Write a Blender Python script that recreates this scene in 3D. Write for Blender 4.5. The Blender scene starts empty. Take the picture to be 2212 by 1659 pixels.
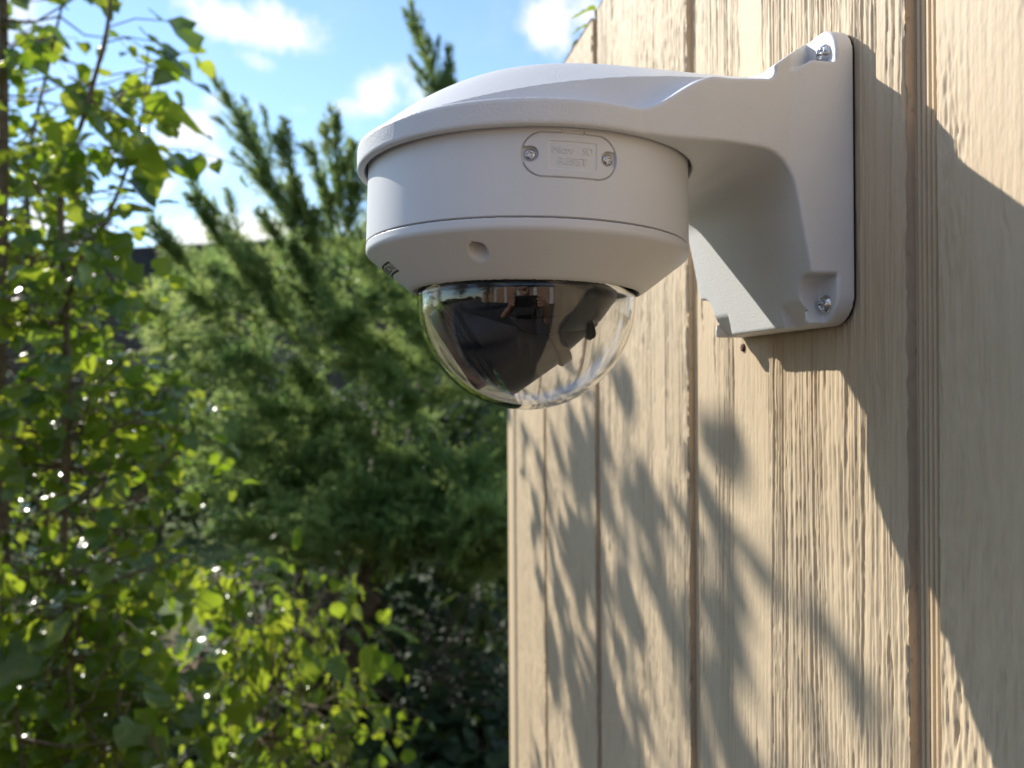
import bpy, bmesh, math, random
import numpy as np
from mathutils import Vector, Matrix

# ------------------------------------------------------------------ frame of reference
# wall face is the plane x = 0, the wall runs along +y away from the lens, z = 0 is eye height.
YAW = math.radians(11.04)
ROLL = math.radians(-0.40)
EYE = Vector((-0.205, 0.0, 0.0))
GROUND = -1.5
sc = bpy.context.scene
C = sc.collection
random.seed(7)
RNG = np.random.default_rng(11)

# ------------------------------------------------------------------ camera
cam_d = bpy.data.cameras.new('camera')
cam = bpy.data.objects.new('camera', cam_d)
C.objects.link(cam)
cam_d.sensor_width = 36.0
cam_d.lens = 27.04
cam_d.clip_start = 0.01
cam_d.clip_end = 2000
cam_d.dof.use_dof = True
cam_d.dof.focus_distance = 0.315
cam_d.dof.aperture_fstop = 11.0
fwd = Vector((math.sin(YAW), math.cos(YAW), 0))
rgt = Vector((math.cos(YAW), -math.sin(YAW), 0))
cam.matrix_world = Matrix.Translation(EYE) @ Matrix((
    (rgt.x, 0, -fwd.x, 0), (rgt.y, 0, -fwd.y, 0), (0, 1, 0, 0), (0, 0, 0, 1))) @ Matrix.Rotation(ROLL, 4, 'Z')
sc.camera = cam

# ------------------------------------------------------------------ sun and sky
SUN = Vector((-1.0, 1.4, 1.2)).normalized()
sun_d = bpy.data.lights.new('sun', 'SUN')
sun_d.energy = 4.0
sun_d.angle = math.radians(0.53)
sun_d.color = (1.0, 0.935, 0.82)
sun = bpy.data.objects.new('sun', sun_d)
C.objects.link(sun)
sun.location = SUN * 30
sun.rotation_euler = (-SUN).to_track_quat('-Z', 'Y').to_euler()

world = bpy.data.worlds.new('World')
sc.world = world
world.use_nodes = True
SKY_STRENGTH = 0.14
CLOUD = 5.3

def cam_dir(px, py):
    v = rgt * ((px - 1106) / 1661) + Vector((0, 0, 1)) * ((829.5 - py) / 1661) + fwd
    return v.normalized()

def build_sky():
    nt = world.node_tree
    N, L = nt.nodes, nt.links
    N.clear()
    out = N.new('ShaderNodeOutputWorld')
    bg = N.new('ShaderNodeBackground')
    bg.inputs['Strength'].default_value = SKY_STRENGTH
    L.new(bg.outputs[0], out.inputs[0])
    sky = N.new('ShaderNodeTexSky')
    sky.sky_type = 'NISHITA'
    sky.sun_disc = False
    sky.sun_elevation = math.asin(SUN.z)
    sky.sun_rotation = math.atan2(SUN.x, SUN.y)
    sky.air_density = 1.0
    sky.dust_density = 0.0
    sky.ozone_density = 2.6
    tc = N.new('ShaderNodeTexCoord')
    d = tc.outputs['Generated']

    def math_(op, a, b=None, clamp=False):
        n = N.new('ShaderNodeMath')
        n.operation = op
        n.use_clamp = clamp
        for i, v in enumerate((a, b)):
            if v is None:
                continue
            if isinstance(v, (int, float)):
                n.inputs[i].default_value = v
            else:
                L.new(v, n.inputs[i])
        return n.outputs[0]

    def noise(scale, detail, rough, vec=d, dist=0.0):
        n = N.new('ShaderNodeTexNoise')
        n.inputs['Scale'].default_value = scale
        n.inputs['Detail'].default_value = detail
        n.inputs['Roughness'].default_value = rough
        n.inputs['Distortion'].default_value = dist
        L.new(vec, n.inputs['Vector'])
        return n

    # cumulus puffs in the part of the sky in view: (px, py, half-width, half-height, tilt degrees, weight)
    puffs = [(560, 130, 60, 26, -15, .7), (470, 215, 70, 30, 10, .75), (860, 300, 60, 40, 0, .7), (640, 400, 70, 34, 0, .7), (420, 500, 150, 60, 0, 1.0), (330, 390, 110, 60, 20, .9), (600, 500, 110, 50, 0, .9), (500, 40, 130, 50, -12, 1.0), (620, 55, 110, 55, -20, 1.0), (690, 90, 60, 40, 35, .8),
             (815, 195, 95, 60, 30, 1.0), (770, 225, 70, 40, 0, .8), (900, 205, 60, 45, 0, .7),
             (1190, 60, 75, 80, 0, 1.1), (1260, 30, 60, 60, 0, .8),
             (395, 290, 110, 80, 25, 1.0), (450, 330, 90, 60, 20, .8), (300, 330, 90, 80, 0, .8),
             (560, 228, 40, 22, 20, .65), (650, 240, 50, 26, -10, .65),
             (390, 505, 90, 45, 0, .9), (550, 515, 90, 45, 0, .8), (150, 480, 160, 60, 0, .8), (60, 60, 200, 160, 0, .55),
             (720, 480, 120, 40, 0, .6), (270, 150, 130, 90, 20, .5)]
    total = None
    for (px, py, hw, hh, tilt, wgt) in puffs:
        c = cam_dir(px, py)
        u = Vector((0, 0, 1)).cross(c).normalized() * -1
        v = c.cross(u).normalized()
        if v.z < 0:
            v = -v
        a = math.radians(tilt)
        uu = (u * math.cos(a) + v * math.sin(a)) / (hw * .86 / 1661)
        vv = (v * math.cos(a) - u * math.sin(a)) / (hh * .86 / 1661)
        sub = N.new('ShaderNodeVectorMath'); sub.operation = 'SUBTRACT'
        L.new(d, sub.inputs[0]); sub.inputs[1].default_value = c
        du = N.new('ShaderNodeVectorMath'); du.operation = 'DOT_PRODUCT'
        L.new(sub.outputs[0], du.inputs[0]); du.inputs[1].default_value = uu
        dv = N.new('ShaderNodeVectorMath'); dv.operation = 'DOT_PRODUCT'
        L.new(sub.outputs[0], dv.inputs[0]); dv.inputs[1].default_value = vv
        r2 = math_('ADD', math_('MULTIPLY', du.outputs['Value'], du.outputs['Value']),
                   math_('MULTIPLY', dv.outputs['Value'], dv.outputs['Value']))
        g = math_('EXPONENT', math_('MULTIPLY', r2, -0.9))
        # a puff belongs to one side of the sky only
        dn = N.new('ShaderNodeVectorMath'); dn.operation = 'DOT_PRODUCT'
        L.new(d, dn.inputs[0]); dn.inputs[1].default_value = c
        g = math_('MULTIPLY', math_('MULTIPLY', g, wgt), math_('GREATER_THAN', dn.outputs['Value'], 0.0))
        total = g if total is None else math_('MAXIMUM', total, g)
    # the same kind of puffs all round the rest of the sky
    far = noise(3.2, 2, .5)
    inside = N.new('ShaderNodeVectorMath'); inside.operation = 'DOT_PRODUCT'
    L.new(d, inside.inputs[0]); inside.inputs[1].default_value = cam_dir(700, 300)
    outw = N.new('ShaderNodeMapRange'); outw.interpolation_type = 'SMOOTHSTEP'
    L.new(inside.outputs['Value'], outw.inputs['Value'])
    outw.inputs['From Min'].default_value = 0.93; outw.inputs['From Max'].default_value = 0.86
    gen = N.new('ShaderNodeMapRange'); gen.interpolation_type = 'SMOOTHSTEP'
    L.new(far.outputs['Fac'], gen.inputs['Value'])
    gen.inputs['From Min'].default_value = 0.48; gen.inputs['From Max'].default_value = 0.66
    total = math_('MAXIMUM', total, math_('MULTIPLY', gen.outputs[0], outw.outputs[0]))
    n1 = noise(9.0, 7, .58, dist=.25)
    n2 = noise(26.0, 5, .6)
    nn = math_('ADD', math_('MULTIPLY', math_('SUBTRACT', n1.outputs['Fac'], .5), 2.1),
               math_('MULTIPLY', math_('SUBTRACT', n2.outputs['Fac'], .5), 1.3))
    dens = math_('ADD', total, math_('MULTIPLY', nn, .85))
    m = N.new('ShaderNodeMapRange'); m.interpolation_type = 'SMOOTHSTEP'
    L.new(dens, m.inputs['Value'])
    m.inputs['From Min'].default_value = 0.30; m.inputs['From Max'].default_value = 1.10
    mask = m.outputs[0]
    # thin veil
    veil = N.new('ShaderNodeMapRange'); veil.interpolation_type = 'SMOOTHSTEP'
    L.new(n1.outputs['Fac'], veil.inputs['Value'])
    veil.inputs['From Min'].default_value = 0.45; veil.inputs['From Max'].default_value = 0.8
    mask = math_('MAXIMUM', mask, math_('MULTIPLY', veil.outputs[0], .10))
    mix = N.new('ShaderNodeMix'); mix.data_type = 'RGBA'
    L.new(mask, mix.inputs['Factor'])
    L.new(sky.outputs[0], mix.inputs['A'])
    mix.inputs['B'].default_value = (CLOUD, CLOUD * .985, CLOUD * .97, 1)
    L.new(mix.outputs['Result'], bg.inputs['Color'])
build_sky()

sc.view_settings.view_transform = 'Standard'
sc.view_settings.look = 'None'
sc.view_settings.gamma = 1
sc.view_settings.use_curve_mapping = False
sc.view_settings.exposure = 0.77
sc.render.engine = 'CYCLES'
cy = sc.cycles
cy.use_denoising = True
cy.max_bounces = 12
cy.diffuse_bounces = 4
cy.glossy_bounces = 4
cy.transmission_bounces = 10
cy.transparent_max_bounces = 16
cy.caustics_reflective = False
cy.caustics_refractive = True
cy.sample_clamp_indirect = 4.0
cy.use_adaptive_sampling = True
cy.adaptive_threshold = 0.01

# ------------------------------------------------------------------ helpers
def at(px, py, depth):
    """world point seen at a picture position and a depth along the view axis"""
    c, s = math.cos(ROLL), math.sin(ROLL)
    x, y = (px - 1106) / 1661, (829.5 - py) / 1661
    x, y = x * c - y * s, x * s + y * c
    return EYE + (rgt * x + Vector((0, 0, 1)) * y + fwd) * depth

def mesh_np(name, V, F, smooth=True, normals=None):
    V = np.asarray(V, dtype=np.float32)
    groups = [np.asarray(f, dtype=np.int32) for f in (F if isinstance(F, (list, tuple)) else [F]) if len(f)]
    me = bpy.data.meshes.new(name)
    me.vertices.add(len(V))
    me.vertices.foreach_set('co', V.ravel())
    nl = sum(g.size for g in groups)
    npoly = sum(len(g) for g in groups)
    me.loops.add(nl)
    me.polygons.add(npoly)
    me.loops.foreach_set('vertex_index', np.concatenate([g.ravel() for g in groups]))
    tot = np.concatenate([np.full(len(g), g.shape[1], np.int32) for g in groups])
    start = np.concatenate([[0], np.cumsum(tot)[:-1]]).astype(np.int32)
    me.polygons.foreach_set('loop_start', start)
    me.polygons.foreach_set('use_smooth', np.full(npoly, smooth))
    me.update(calc_edges=True)
    me.validate()
    if normals is not None:
        me.normals_split_custom_set_from_vertices(normals.astype(np.float32))
    return me

def link(name, me, mat=None, parent=None, kind=None):
    o = bpy.data.objects.new(name, me)
    C.objects.link(o)
    if mat is not None and me is not None and len(me.materials) == 0:
        for m in (mat if isinstance(mat, (list, tuple)) else [mat]):
            me.materials.append(m)
    if parent is not None:
        o.parent = parent
    if kind:
        o['kind'] = kind
    return o

def thing(name, label, cat, loc=(0, 0, 0), group=None):
    o = bpy.data.objects.new(name, None)
    o.empty_display_size = 0.05
    C.objects.link(o)
    o.location = loc
    o['label'] = label
    o['category'] = cat
    if group:
        o['group'] = group
    return o

class Geo:
    """collects vertices and faces"""
    def __init__(self):
        self.v, self.q, self.t, self.tint, self.n = [], [], [], [], 0
    def add(self, V, Q=None, T=None, tint=0.0):
        V = np.asarray(V, dtype=np.float32)
        if Q is not None and len(Q):
            self.q.append(np.asarray(Q, np.int32) + self.n)
        if T is not None and len(T):
            self.t.append(np.asarray(T, np.int32) + self.n)
        self.v.append(V)
        self.tint.append(np.full(len(V), tint, np.float32))
        self.n += len(V)
    def mesh(self, name, smooth=True, tint=False):
        fs = []
        if self.q: fs.append(np.concatenate(self.q))
        if self.t: fs.append(np.concatenate(self.t))
        me = mesh_np(name, np.concatenate(self.v), fs, smooth)
        if tint:
            a = me.attributes.new('tint', 'FLOAT', 'POINT')
            a.data.foreach_set('value', np.concatenate(self.tint))
        return me

def tube(pts, radii, n=8, cap=True):
    pts = [Vector(p) for p in pts]
    V, Q, T = [], [], []
    up = Vector((0.3, 0.2, 1)).normalized()
    prev = None
    for i, p in enumerate(pts):
        d = (pts[min(i + 1, len(pts) - 1)] - pts[max(i - 1, 0)])
        d = d.normalized() if d.length > 1e-9 else Vector((0, 0, 1))
        a = (prev - d * prev.dot(d)) if prev is not None else up.cross(d)
        if a.length < 1e-6:
            a = Vector((1, 0, 0)).cross(d)
        a.normalize()
        prev = a
        b = d.cross(a)
        for k in range(n):
            t = 2 * math.pi * k / n
            V.append(p + (a * math.cos(t) + b * math.sin(t)) * radii[i])
    for i in range(len(pts) - 1):
        for k in range(n):
            Q.append((i * n + k, i * n + (k + 1) % n, (i + 1) * n + (k + 1) % n, (i + 1) * n + k))
    if cap:
        m = len(V)
        V.append(pts[0]); V.append(pts[-1])
        for k in range(n):
            T.append((m, (k + 1) % n, k))
            T.append((m + 1, (len(pts) - 1) * n + k, (len(pts) - 1) * n + (k + 1) % n))
    return [tuple(v) for v in V], Q, T

def lathe(profile, n=96, a0=0.0, a1=2 * math.pi):
    """profile of (r, z) swept about z"""
    V, Q = [], []
    closed = abs(a1 - a0 - 2 * math.pi) < 1e-6
    m = len(profile)
    cols = n if closed else n + 1
    for i in range(cols):
        t = a0 + (a1 - a0) * i / n
        c, s = math.cos(t), math.sin(t)
        for (r, z) in profile:
            V.append((r * c, r * s, z))
    for i in range(n):
        j = (i + 1) % cols
        for k in range(m - 1):
            Q.append((i * m + k, j * m + k, j * m + k + 1, i * m + k + 1))
    return V, Q

def box(x0, x1, y0, y1, z0, z1):
    V = [(x, y, z) for x in (x0, x1) for y in (y0, y1) for z in (z0, z1)]
    Q = [(0, 1, 3, 2), (4, 6, 7, 5), (0, 4, 5, 1), (2, 3, 7, 6), (0, 2, 6, 4), (1, 5, 7, 3)]
    return V, Q

def bevelled(me, width, segs=2):
    bm = bmesh.new(); bm.from_mesh(me)
    bmesh.ops.bevel(bm, geom=bm.edges[:], offset=width, segments=segs, affect='EDGES', profile=.5)
    bm.to_mesh(me); bm.free()
    return me

# smooth lattice noise
def _hash(ix, iy, seed):
    h = (ix.astype(np.int64) * 374761393 + iy.astype(np.int64) * 668265263 + seed * 974634777) & 0xffffffff
    h = ((h ^ (h >> 13)) * 1274126177) & 0xffffffff
    h = h ^ (h >> 16)
    return (h & 0xffff).astype(np.float32) / 65535.0
def vnoise(u, v, seed=0):
    u = np.asarray(u, np.float64); v = np.asarray(v, np.float64)
    iu, iv = np.floor(u), np.floor(v)
    fu, fv = u - iu, v - iv
    fu = fu * fu * (3 - 2 * fu); fv = fv * fv * (3 - 2 * fv)
    a, b = _hash(iu, iv, seed), _hash(iu + 1, iv, seed)
    c, d = _hash(iu, iv + 1, seed), _hash(iu + 1, iv + 1, seed)
    return (a * (1 - fu) + b * fu) * (1 - fv) + (c * (1 - fu) + d * fu) * fv
def fbm(u, v, o=3, seed=0):
    r, amp, tot = 0, 1.0, 0
    for i in range(o):
        r = r + amp * vnoise(u * 2 ** i, v * 2 ** i, seed + i * 17)
        tot += amp; amp *= .5
    return r / tot
def sstep(a, b, x):
    t = np.clip((x - a) / (b - a), 0, 1)
    return t * t * (3 - 2 * t)

# ------------------------------------------------------------------ materials
def new_mat(name):
    m = bpy.data.materials.new(name)
    m.use_nodes = True
    nt = m.node_tree
    b = nt.nodes['Principled BSDF']
    return m, nt, b

def add_bump(nt, b, scale, strength, dist, detail=3, coord='Object', stretch=None):
    tc = nt.nodes.new('ShaderNodeTexCoord')
    src = tc.outputs[coord]
    if stretch:
        mp = nt.nodes.new('ShaderNodeMapping')
        mp.inputs['Scale'].default_value = stretch
        nt.links.new(src, mp.inputs[0]); src = mp.outputs[0]
    n = nt.nodes.new('ShaderNodeTexNoise')
    n.inputs['Scale'].default_value = scale
    n.inputs['Detail'].default_value = detail
    nt.links.new(src, n.inputs['Vector'])
    bu = nt.nodes.new('ShaderNodeBump')
    bu.inputs['Strength'].default_value = strength
    bu.inputs['Distance'].default_value = dist
    nt.links.new(n.outputs['Fac'], bu.inputs['Height'])
    nt.links.new(bu.outputs[0], b.inputs['Normal'])
    return n, src

def ramp_color(nt, b, fac, stops, inp='Base Color'):
    r = nt.nodes.new('ShaderNodeValToRGB')
    while len(r.color_ramp.elements) < len(stops):
        r.color_ramp.elements.new(.5)
    for e, (p, c) in zip(r.color_ramp.elements, stops):
        e.position = p; e.color = (*c, 1)
    nt.links.new(fac, r.inputs[0])
    nt.links.new(r.outputs[0], b.inputs[inp])
    return r

def simple(name, col, rough=.5, metal=0.0, bump=None, spec=None):
    m, nt, b = new_mat(name)
    b.inputs['Base Color'].default_value = (*col, 1)
    b.inputs['Roughness'].default_value = rough
    b.inputs['Metallic'].default_value = metal
    if spec is not None:
        b.inputs['Specular IOR Level'].default_value = spec
    if bump:
        add_bump(nt, b, *bump)
    return m

def speckled(name, c0, c1, scale, rough=.6, bump=None, detail=5):
    m, nt, b = new_mat(name)
    b.inputs['Roughness'].default_value = rough
    if bump:
        add_bump(nt, b, *bump)
    tc = nt.nodes.new('ShaderNodeTexCoord')
    n = nt.nodes.new('ShaderNodeTexNoise')
    n.inputs['Scale'].default_value = scale; n.inputs['Detail'].default_value = detail
    nt.links.new(tc.outputs['Object'], n.inputs['Vector'])
    ramp_color(nt, b, n.outputs['Fac'], [(.35, c0), (.65, c1)])
    return m

M = {}
M['cast_white'] = speckled('powder_coated_white', (.70, .715, .735), (.725, .74, .757), 40, .48, (1100, .34, .0005, 2))
M['plastic_white'] = speckled('white_plastic', (.71, .722, .74), (.735, .745, .762), 30, .42, (2200, .10, .0002, 2))
M['black_plastic'] = simple('black_plastic', (.005, .005, .006), .34, 0, (1500, .08, .0003, 2), .28)
M['charcoal_plastic'] = simple('charcoal_plastic', (.016, .015, .015), .38, 0, (1500, .08, .0003, 2), .4)
M['black_gloss'] = simple('black_gloss', (.006, .006, .008), .08)
M['rubber'] = simple('dark_rubber', (.02, .02, .022), .75)
M['steel'] = simple('screw_steel', (.62, .62, .63), .24, 1.0, (900, .12, .0003, 2))
M['ink'] = simple('black_ink', (.012, .012, .013), .5)
M['gap'] = simple('seam_plastic', (.30, .30, .32), .7)

def glass_mat():
    m, nt, b = new_mat('clear_dome')
    b.inputs['Base Color'].default_value = (.97, .975, .98, 1)
    b.inputs['Roughness'].default_value = 0.0
    b.inputs['Transmission Weight'].default_value = 1.0
    b.inputs['IOR'].default_value = 1.49
    return m
M['glass'] = glass_mat()

def siding_mat(name, cut=False):
    m, nt, b = new_mat(name)
    b.inputs['Roughness'].default_value = .62 if not cut else .85
    b.inputs['Specular IOR Level'].default_value = .35
    tc = nt.nodes.new('ShaderNodeTexCoord')
    mp = nt.nodes.new('ShaderNodeMapping'); mp.inputs['Scale'].default_value = (1, 1, .12) if not cut else (1, 1, .6)
    nt.links.new(tc.outputs['Object'], mp.inputs[0])
    n = nt.nodes.new('ShaderNodeTexNoise'); n.inputs['Scale'].default_value = 220 if not cut else 260
    n.inputs['Detail'].default_value = 5; n.inputs['Roughness'].default_value = .6
    nt.links.new(mp.outputs[0], n.inputs['Vector'])
    n2 = nt.nodes.new('ShaderNodeTexNoise'); n2.inputs['Scale'].default_value = 6; n2.inputs['Detail'].default_value = 4
    nt.links.new(tc.outputs['Object'], n2.inputs['Vector'])
    if cut:
        ramp_color(nt, b, n.outputs['Fac'], [(.26, (.31, .22, .15)), (.40, (.52, .42, .31)), (.7, (.58, .475, .355))])
    else:
        ad = nt.nodes.new('ShaderNodeMath'); ad.operation = 'ADD'
        mu = nt.nodes.new('ShaderNodeMath'); mu.operation = 'MULTIPLY'; mu.inputs[1].default_value = .55
        nt.links.new(n.outputs['Fac'], mu.inputs[0])
        mu2 = nt.nodes.new('ShaderNodeMath'); mu2.operation = 'MULTIPLY'; mu2.inputs[1].default_value = .45
        nt.links.new(n2.outputs['Fac'], mu2.inputs[0])
        nt.links.new(mu.outputs[0], ad.inputs[0]); nt.links.new(mu2.outputs[0], ad.inputs[1])
        ramp_color(nt, b, ad.outputs[0], [(.30, (.50, .395, .268)), (.5, (.595, .472, .322)), (.72, (.635, .51, .355))])
    bu = nt.nodes.new('ShaderNodeBump'); bu.inputs['Strength'].default_value = .5
    bu.inputs['Distance'].default_value = .0006
    n3 = nt.nodes.new('ShaderNodeTexNoise'); n3.inputs['Scale'].default_value = 420; n3.inputs['Detail'].default_value = 3
    mp3 = nt.nodes.new('ShaderNodeMapping'); mp3.inputs['Scale'].default_value = (1, 1, .35)
    nt.links.new(tc.outputs['Object'], mp3.inputs[0]); nt.links.new(mp3.outputs[0], n3.inputs['Vector'])
    nt.links.new(n3.outputs['Fac'], bu.inputs['Height'])
    nt.links.new(bu.outputs[0], b.inputs['Normal'])
    return m
M['siding'] = siding_mat('beige_painted_siding')
M['siding_cut'] = siding_mat('weathered_board_edge', True)

def leaf_mat(name, cols, trans, trans_w=.45, rough=.33):
    m = bpy.data.materials.new(name); m.use_nodes = True
    nt = m.node_tree; N, L = nt.nodes, nt.links
    b = N['Principled BSDF']; out = N['Material Output']
    at_ = N.new('ShaderNodeAttribute'); at_.attribute_name = 'tint'
    oi = N.new('ShaderNodeObjectInfo')
    ad = N.new('ShaderNodeMath'); ad.operation = 'ADD'
    L.new(at_.outputs['Fac'], ad.inputs[0]); L.new(oi.outputs['Random'], ad.inputs[1])
    fr = N.new('ShaderNodeMath'); fr.operation = 'FRACT'; L.new(ad.outputs[0], fr.inputs[0])
    ramp_color(nt, b, fr.outputs[0], [(0, cols[0]), (.5, cols[1]), (1, cols[2])])
    b.inputs['Roughness'].default_value = rough
    b.inputs['Specular IOR Level'].default_value = .5
    tr = N.new('ShaderNodeBsdfTranslucent')
    r2 = N.new('ShaderNodeValToRGB')
    r2.color_ramp.elements[0].color = (*trans[0], 1); r2.color_ramp.elements[1].color = (*trans[1], 1)
    L.new(fr.outputs[0], r2.inputs[0]); L.new(r2.outputs[0], tr.inputs['Color'])
    mx = N.new('ShaderNodeMixShader'); mx.inputs[0].default_value = trans_w
    L.new(b.outputs[0], mx.inputs[1]); L.new(tr.outputs[0], mx.inputs[2])
    L.new(mx.outputs[0], out.inputs['Surface'])
    return m
M['mulberry'] = leaf_mat('mulberry_leaf', [(.026, .066, .014), (.045, .10, .018), (.075, .14, .022)],
                         [(.24, .40, .02), (.58, .66, .05)], .47, .19)
M['shrub_leaf'] = leaf_mat('shrub_leaf', [(.045, .10, .02), (.07, .14, .02), (.10, .17, .03)],
                           [(.30, .46, .03), (.56, .64, .05)], .48, .22)
M['shaded_leaf'] = leaf_mat('shaded_shrub_leaf', [(.014, .034, .012), (.022, .052, .016), (.036, .07, .02)],
                          [(.05, .10, .015), (.10, .16, .02)], .25, .62)  # deep shade under the juniper is put into these leaf colours
M['juniper'] = leaf_mat('juniper_needles', [(.046, .098, .040), (.072, .128, .045), (.11, .165, .055)],
                        [(.30, .50, .15), (.66, .76, .24)], .50, .42)
M['bark'] = speckled('grey_bark', (.07, .055, .042), (.16, .13, .10), 60, .85, (90, .6, .004, 4))
M['twig'] = speckled('brown_twig', (.085, .06, .035), (.17, .13, .075), 60, .7, (120, .4, .002, 3))

# ------------------------------------------------------------------ the ground
def ground_mat():
    m, nt, b = new_mat('mulch_and_grass')
    b.inputs['Roughness'].default_value = .95
    N, L = nt.nodes, nt.links
    tc = N.new('ShaderNodeTexCoord')
    n = N.new('ShaderNodeTexNoise'); n.inputs['Scale'].default_value = 28; n.inputs['Detail'].default_value = 6
    L.new(tc.outputs['Object'], n.inputs['Vector'])
    r = N.new('ShaderNodeValToRGB')
    for e, (p, c) in zip(r.color_ramp.elements, [(.3, (.05, .033, .022)), (.7, (.26, .17, .12))]):
        e.position = p; e.color = (*c, 1)
    L.new(n.outputs['Fac'], r.inputs[0])
    r2 = N.new('ShaderNodeValToRGB')
    for e, (p, c) in zip(r2.color_ramp.elements, [(.3, (.05, .085, .02)), (.7, (.14, .19, .05))]):
        e.position = p; e.color = (*c, 1)
    L.new(n.outputs['Fac'], r2.inputs[0])
    sx = N.new('ShaderNodeSeparateXYZ'); L.new(tc.outputs['Object'], sx.inputs[0])
    n2 = N.new('ShaderNodeTexNoise'); n2.inputs['Scale'].default_value = 1.3; n2.inputs['Detail'].default_value = 3
    L.new(tc.outputs['Object'], n2.inputs['Vector'])
    ma = N.new('ShaderNodeMath'); ma.operation = 'MULTIPLY_ADD'; ma.inputs[1].default_value = 1.6
    L.new(n2.outputs['Fac'], ma.inputs[0]); L.new(sx.outputs['Y'], ma.inputs[2])
    mr = N.new('ShaderNodeMapRange'); L.new(ma.outputs[0], mr.inputs['Value'])
    mr.inputs['From Min'].default_value = 5.6; mr.inputs['From Max'].default_value = 6.0
    mx = N.new('ShaderNodeMix'); mx.data_type = 'RGBA'
    L.new(mr.outputs[0], mx.inputs['Factor']); L.new(r.outputs[0], mx.inputs['A']); L.new(r2.outputs[0], mx.inputs['B'])
    L.new(mx.outputs['Result'], b.inputs['Base Color'])
    bu = N.new('ShaderNodeBump'); bu.inputs['Distance'].default_value = .03; bu.inputs['Strength'].default_value = .9
    L.new(n.outputs['Fac'], bu.inputs['Height']); L.new(bu.outputs[0], b.inputs['Normal'])
    return m
g = Geo(); R_ = 600
g.add([(-R_, -R_, GROUND), (R_, -R_, GROUND), (R_, R_, GROUND), (-R_, R_, GROUND)], [(0, 1, 2, 3)])
link('ground', g.mesh('ground'), ground_mat(), kind='structure')
M['asphalt'] = speckled('asphalt', (.020, .021, .024), (.045, .045, .05), 90, .9, (120, .5, .004, 4))
g = Geo()
g.add([(-40, -60, GROUND + .004), (30, -60, GROUND + .004), (30, 1.02, GROUND + .004), (-40, 1.02, GROUND + .004)], [(0, 1, 2, 3)])
link('parking_lot', g.mesh('parking_lot'), M['asphalt'], kind='structure')

M['kerb'] = speckled('concrete_kerb', (.26, .25, .24), (.38, .37, .35), 40, .9)
g = Geo(); g.add(*box(-40, 0, 1.024, 1.16, GROUND - .05, GROUND + .12)); link('kerb', bevelled(g.mesh('kerb', False), .012, 2), M['kerb'], kind='structure')

# ------------------------------------------------------------------ the siding wall
WALL_TOP = 0.330
PITCH, GAP, DEPTH = 0.203, 0.0166, 0.007
wall = thing('siding_wall', 'beige painted wood grain siding wall with vertical grooves, carrying the camera bracket', 'wall', (0, 0, GROUND))

def grain(y, z, seed, rough):
    """embossed rough-sawn wood relief in metres, 0 = high plateau; rough = share of torn, fibrous face"""
    w1 = fbm(y / .11, z / 1.1, 2, seed)
    w2 = vnoise(y / .024, z / .22, seed + 40)
    w3 = fbm(y / .0050, z / .045, 2, seed + 7)
    w4 = vnoise(y / .0022, z / .0065, seed + 11)
    hgt = 0
    # two families of grooves of different pitch
    for (pitch, depth, sd, thr, seg) in ((.0036, .00140, 0, .22, .085), (.0021, .0008, 60, .28, .06)):
        g_ = y / pitch + (5.0 * w1 + 1.8 * w2) * .0036 / pitch + .58 * w3 + .15 * w4
        ring = np.floor(g_); f = g_ - ring
        wid = .08 + .15 * vnoise(ring * 3.71, z / .10, seed + 3 + sd)
        cut = np.exp(-((f - .60) / wid) ** 4) + .45 * np.clip((f - .60) / .34, 0, 1) * np.clip((1 - f) / .06, 0, 1)
        alive = sstep(thr, thr + .10, vnoise(ring * 7.3 + .5, z / seg, seed + 4 + sd)) * (.40 + .60 * vnoise(ring * 5.9, z / .18, seed + 8 + sd))
        hgt = np.minimum(hgt, -depth * cut * alive)
    band = sstep(.30, .46, .75 * vnoise(y / .034, z / .9, seed + 5) + .25 * vnoise(y / .011, z / .12, seed + 6) + .08 * (w4 - .5))
    hgt = hgt * (.10 + .90 * band)
    torn = sstep(.46, .60, rough - .5 + .65 * fbm(y / .035, z / .15, 2, seed + 15) + .35 * vnoise(y / .012, z / .05, seed + 16))
    fl = .40 * vnoise(y / .0013 + 1.6 * w3, z / .017, seed + 12) + .34 * vnoise(y / .0008 + 1.2 * w3, z / .008, seed + 13) + .26 * vnoise(y / .0007, z / .004, seed + 14)
    hgt = hgt * (1 - .25 * torn) - .0007 * torn * (1 - sstep(.26, .66, fl))
    fib = .6 * vnoise(y / .0011, z / .016, seed + 21) + .4 * vnoise(y / .0006, z / .004, seed + 23)
    rr_ = np.random.default_rng(seed)
    for k in range(16):
        yc, zc = rr_.uniform(y.min(), y.max()), rr_.uniform(-.35, .32)
        ln, wd = rr_.uniform(.008, .030), rr_.uniform(.0005, .0011)
        near = (np.abs(z - zc) < ln * 1.3) & (np.abs(y - yc) < .012)
        yy, zz_ = y[near], z[near]
        path = yc + .0016 * np.sin((zz_ - zc) / ln * 2.5 + k) + .0007 * (w3[near] - .5) * 4
        hgt[near] -= .0014 * np.exp(-((yy - path) / wd) ** 2) * np.clip(1.15 - np.abs(zz_ - zc) / ln, 0, 1) * (.4 + .6 * vnoise(zz_ / .004, yy * 0, seed + k))
    return hgt - .00017 * fib

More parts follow.
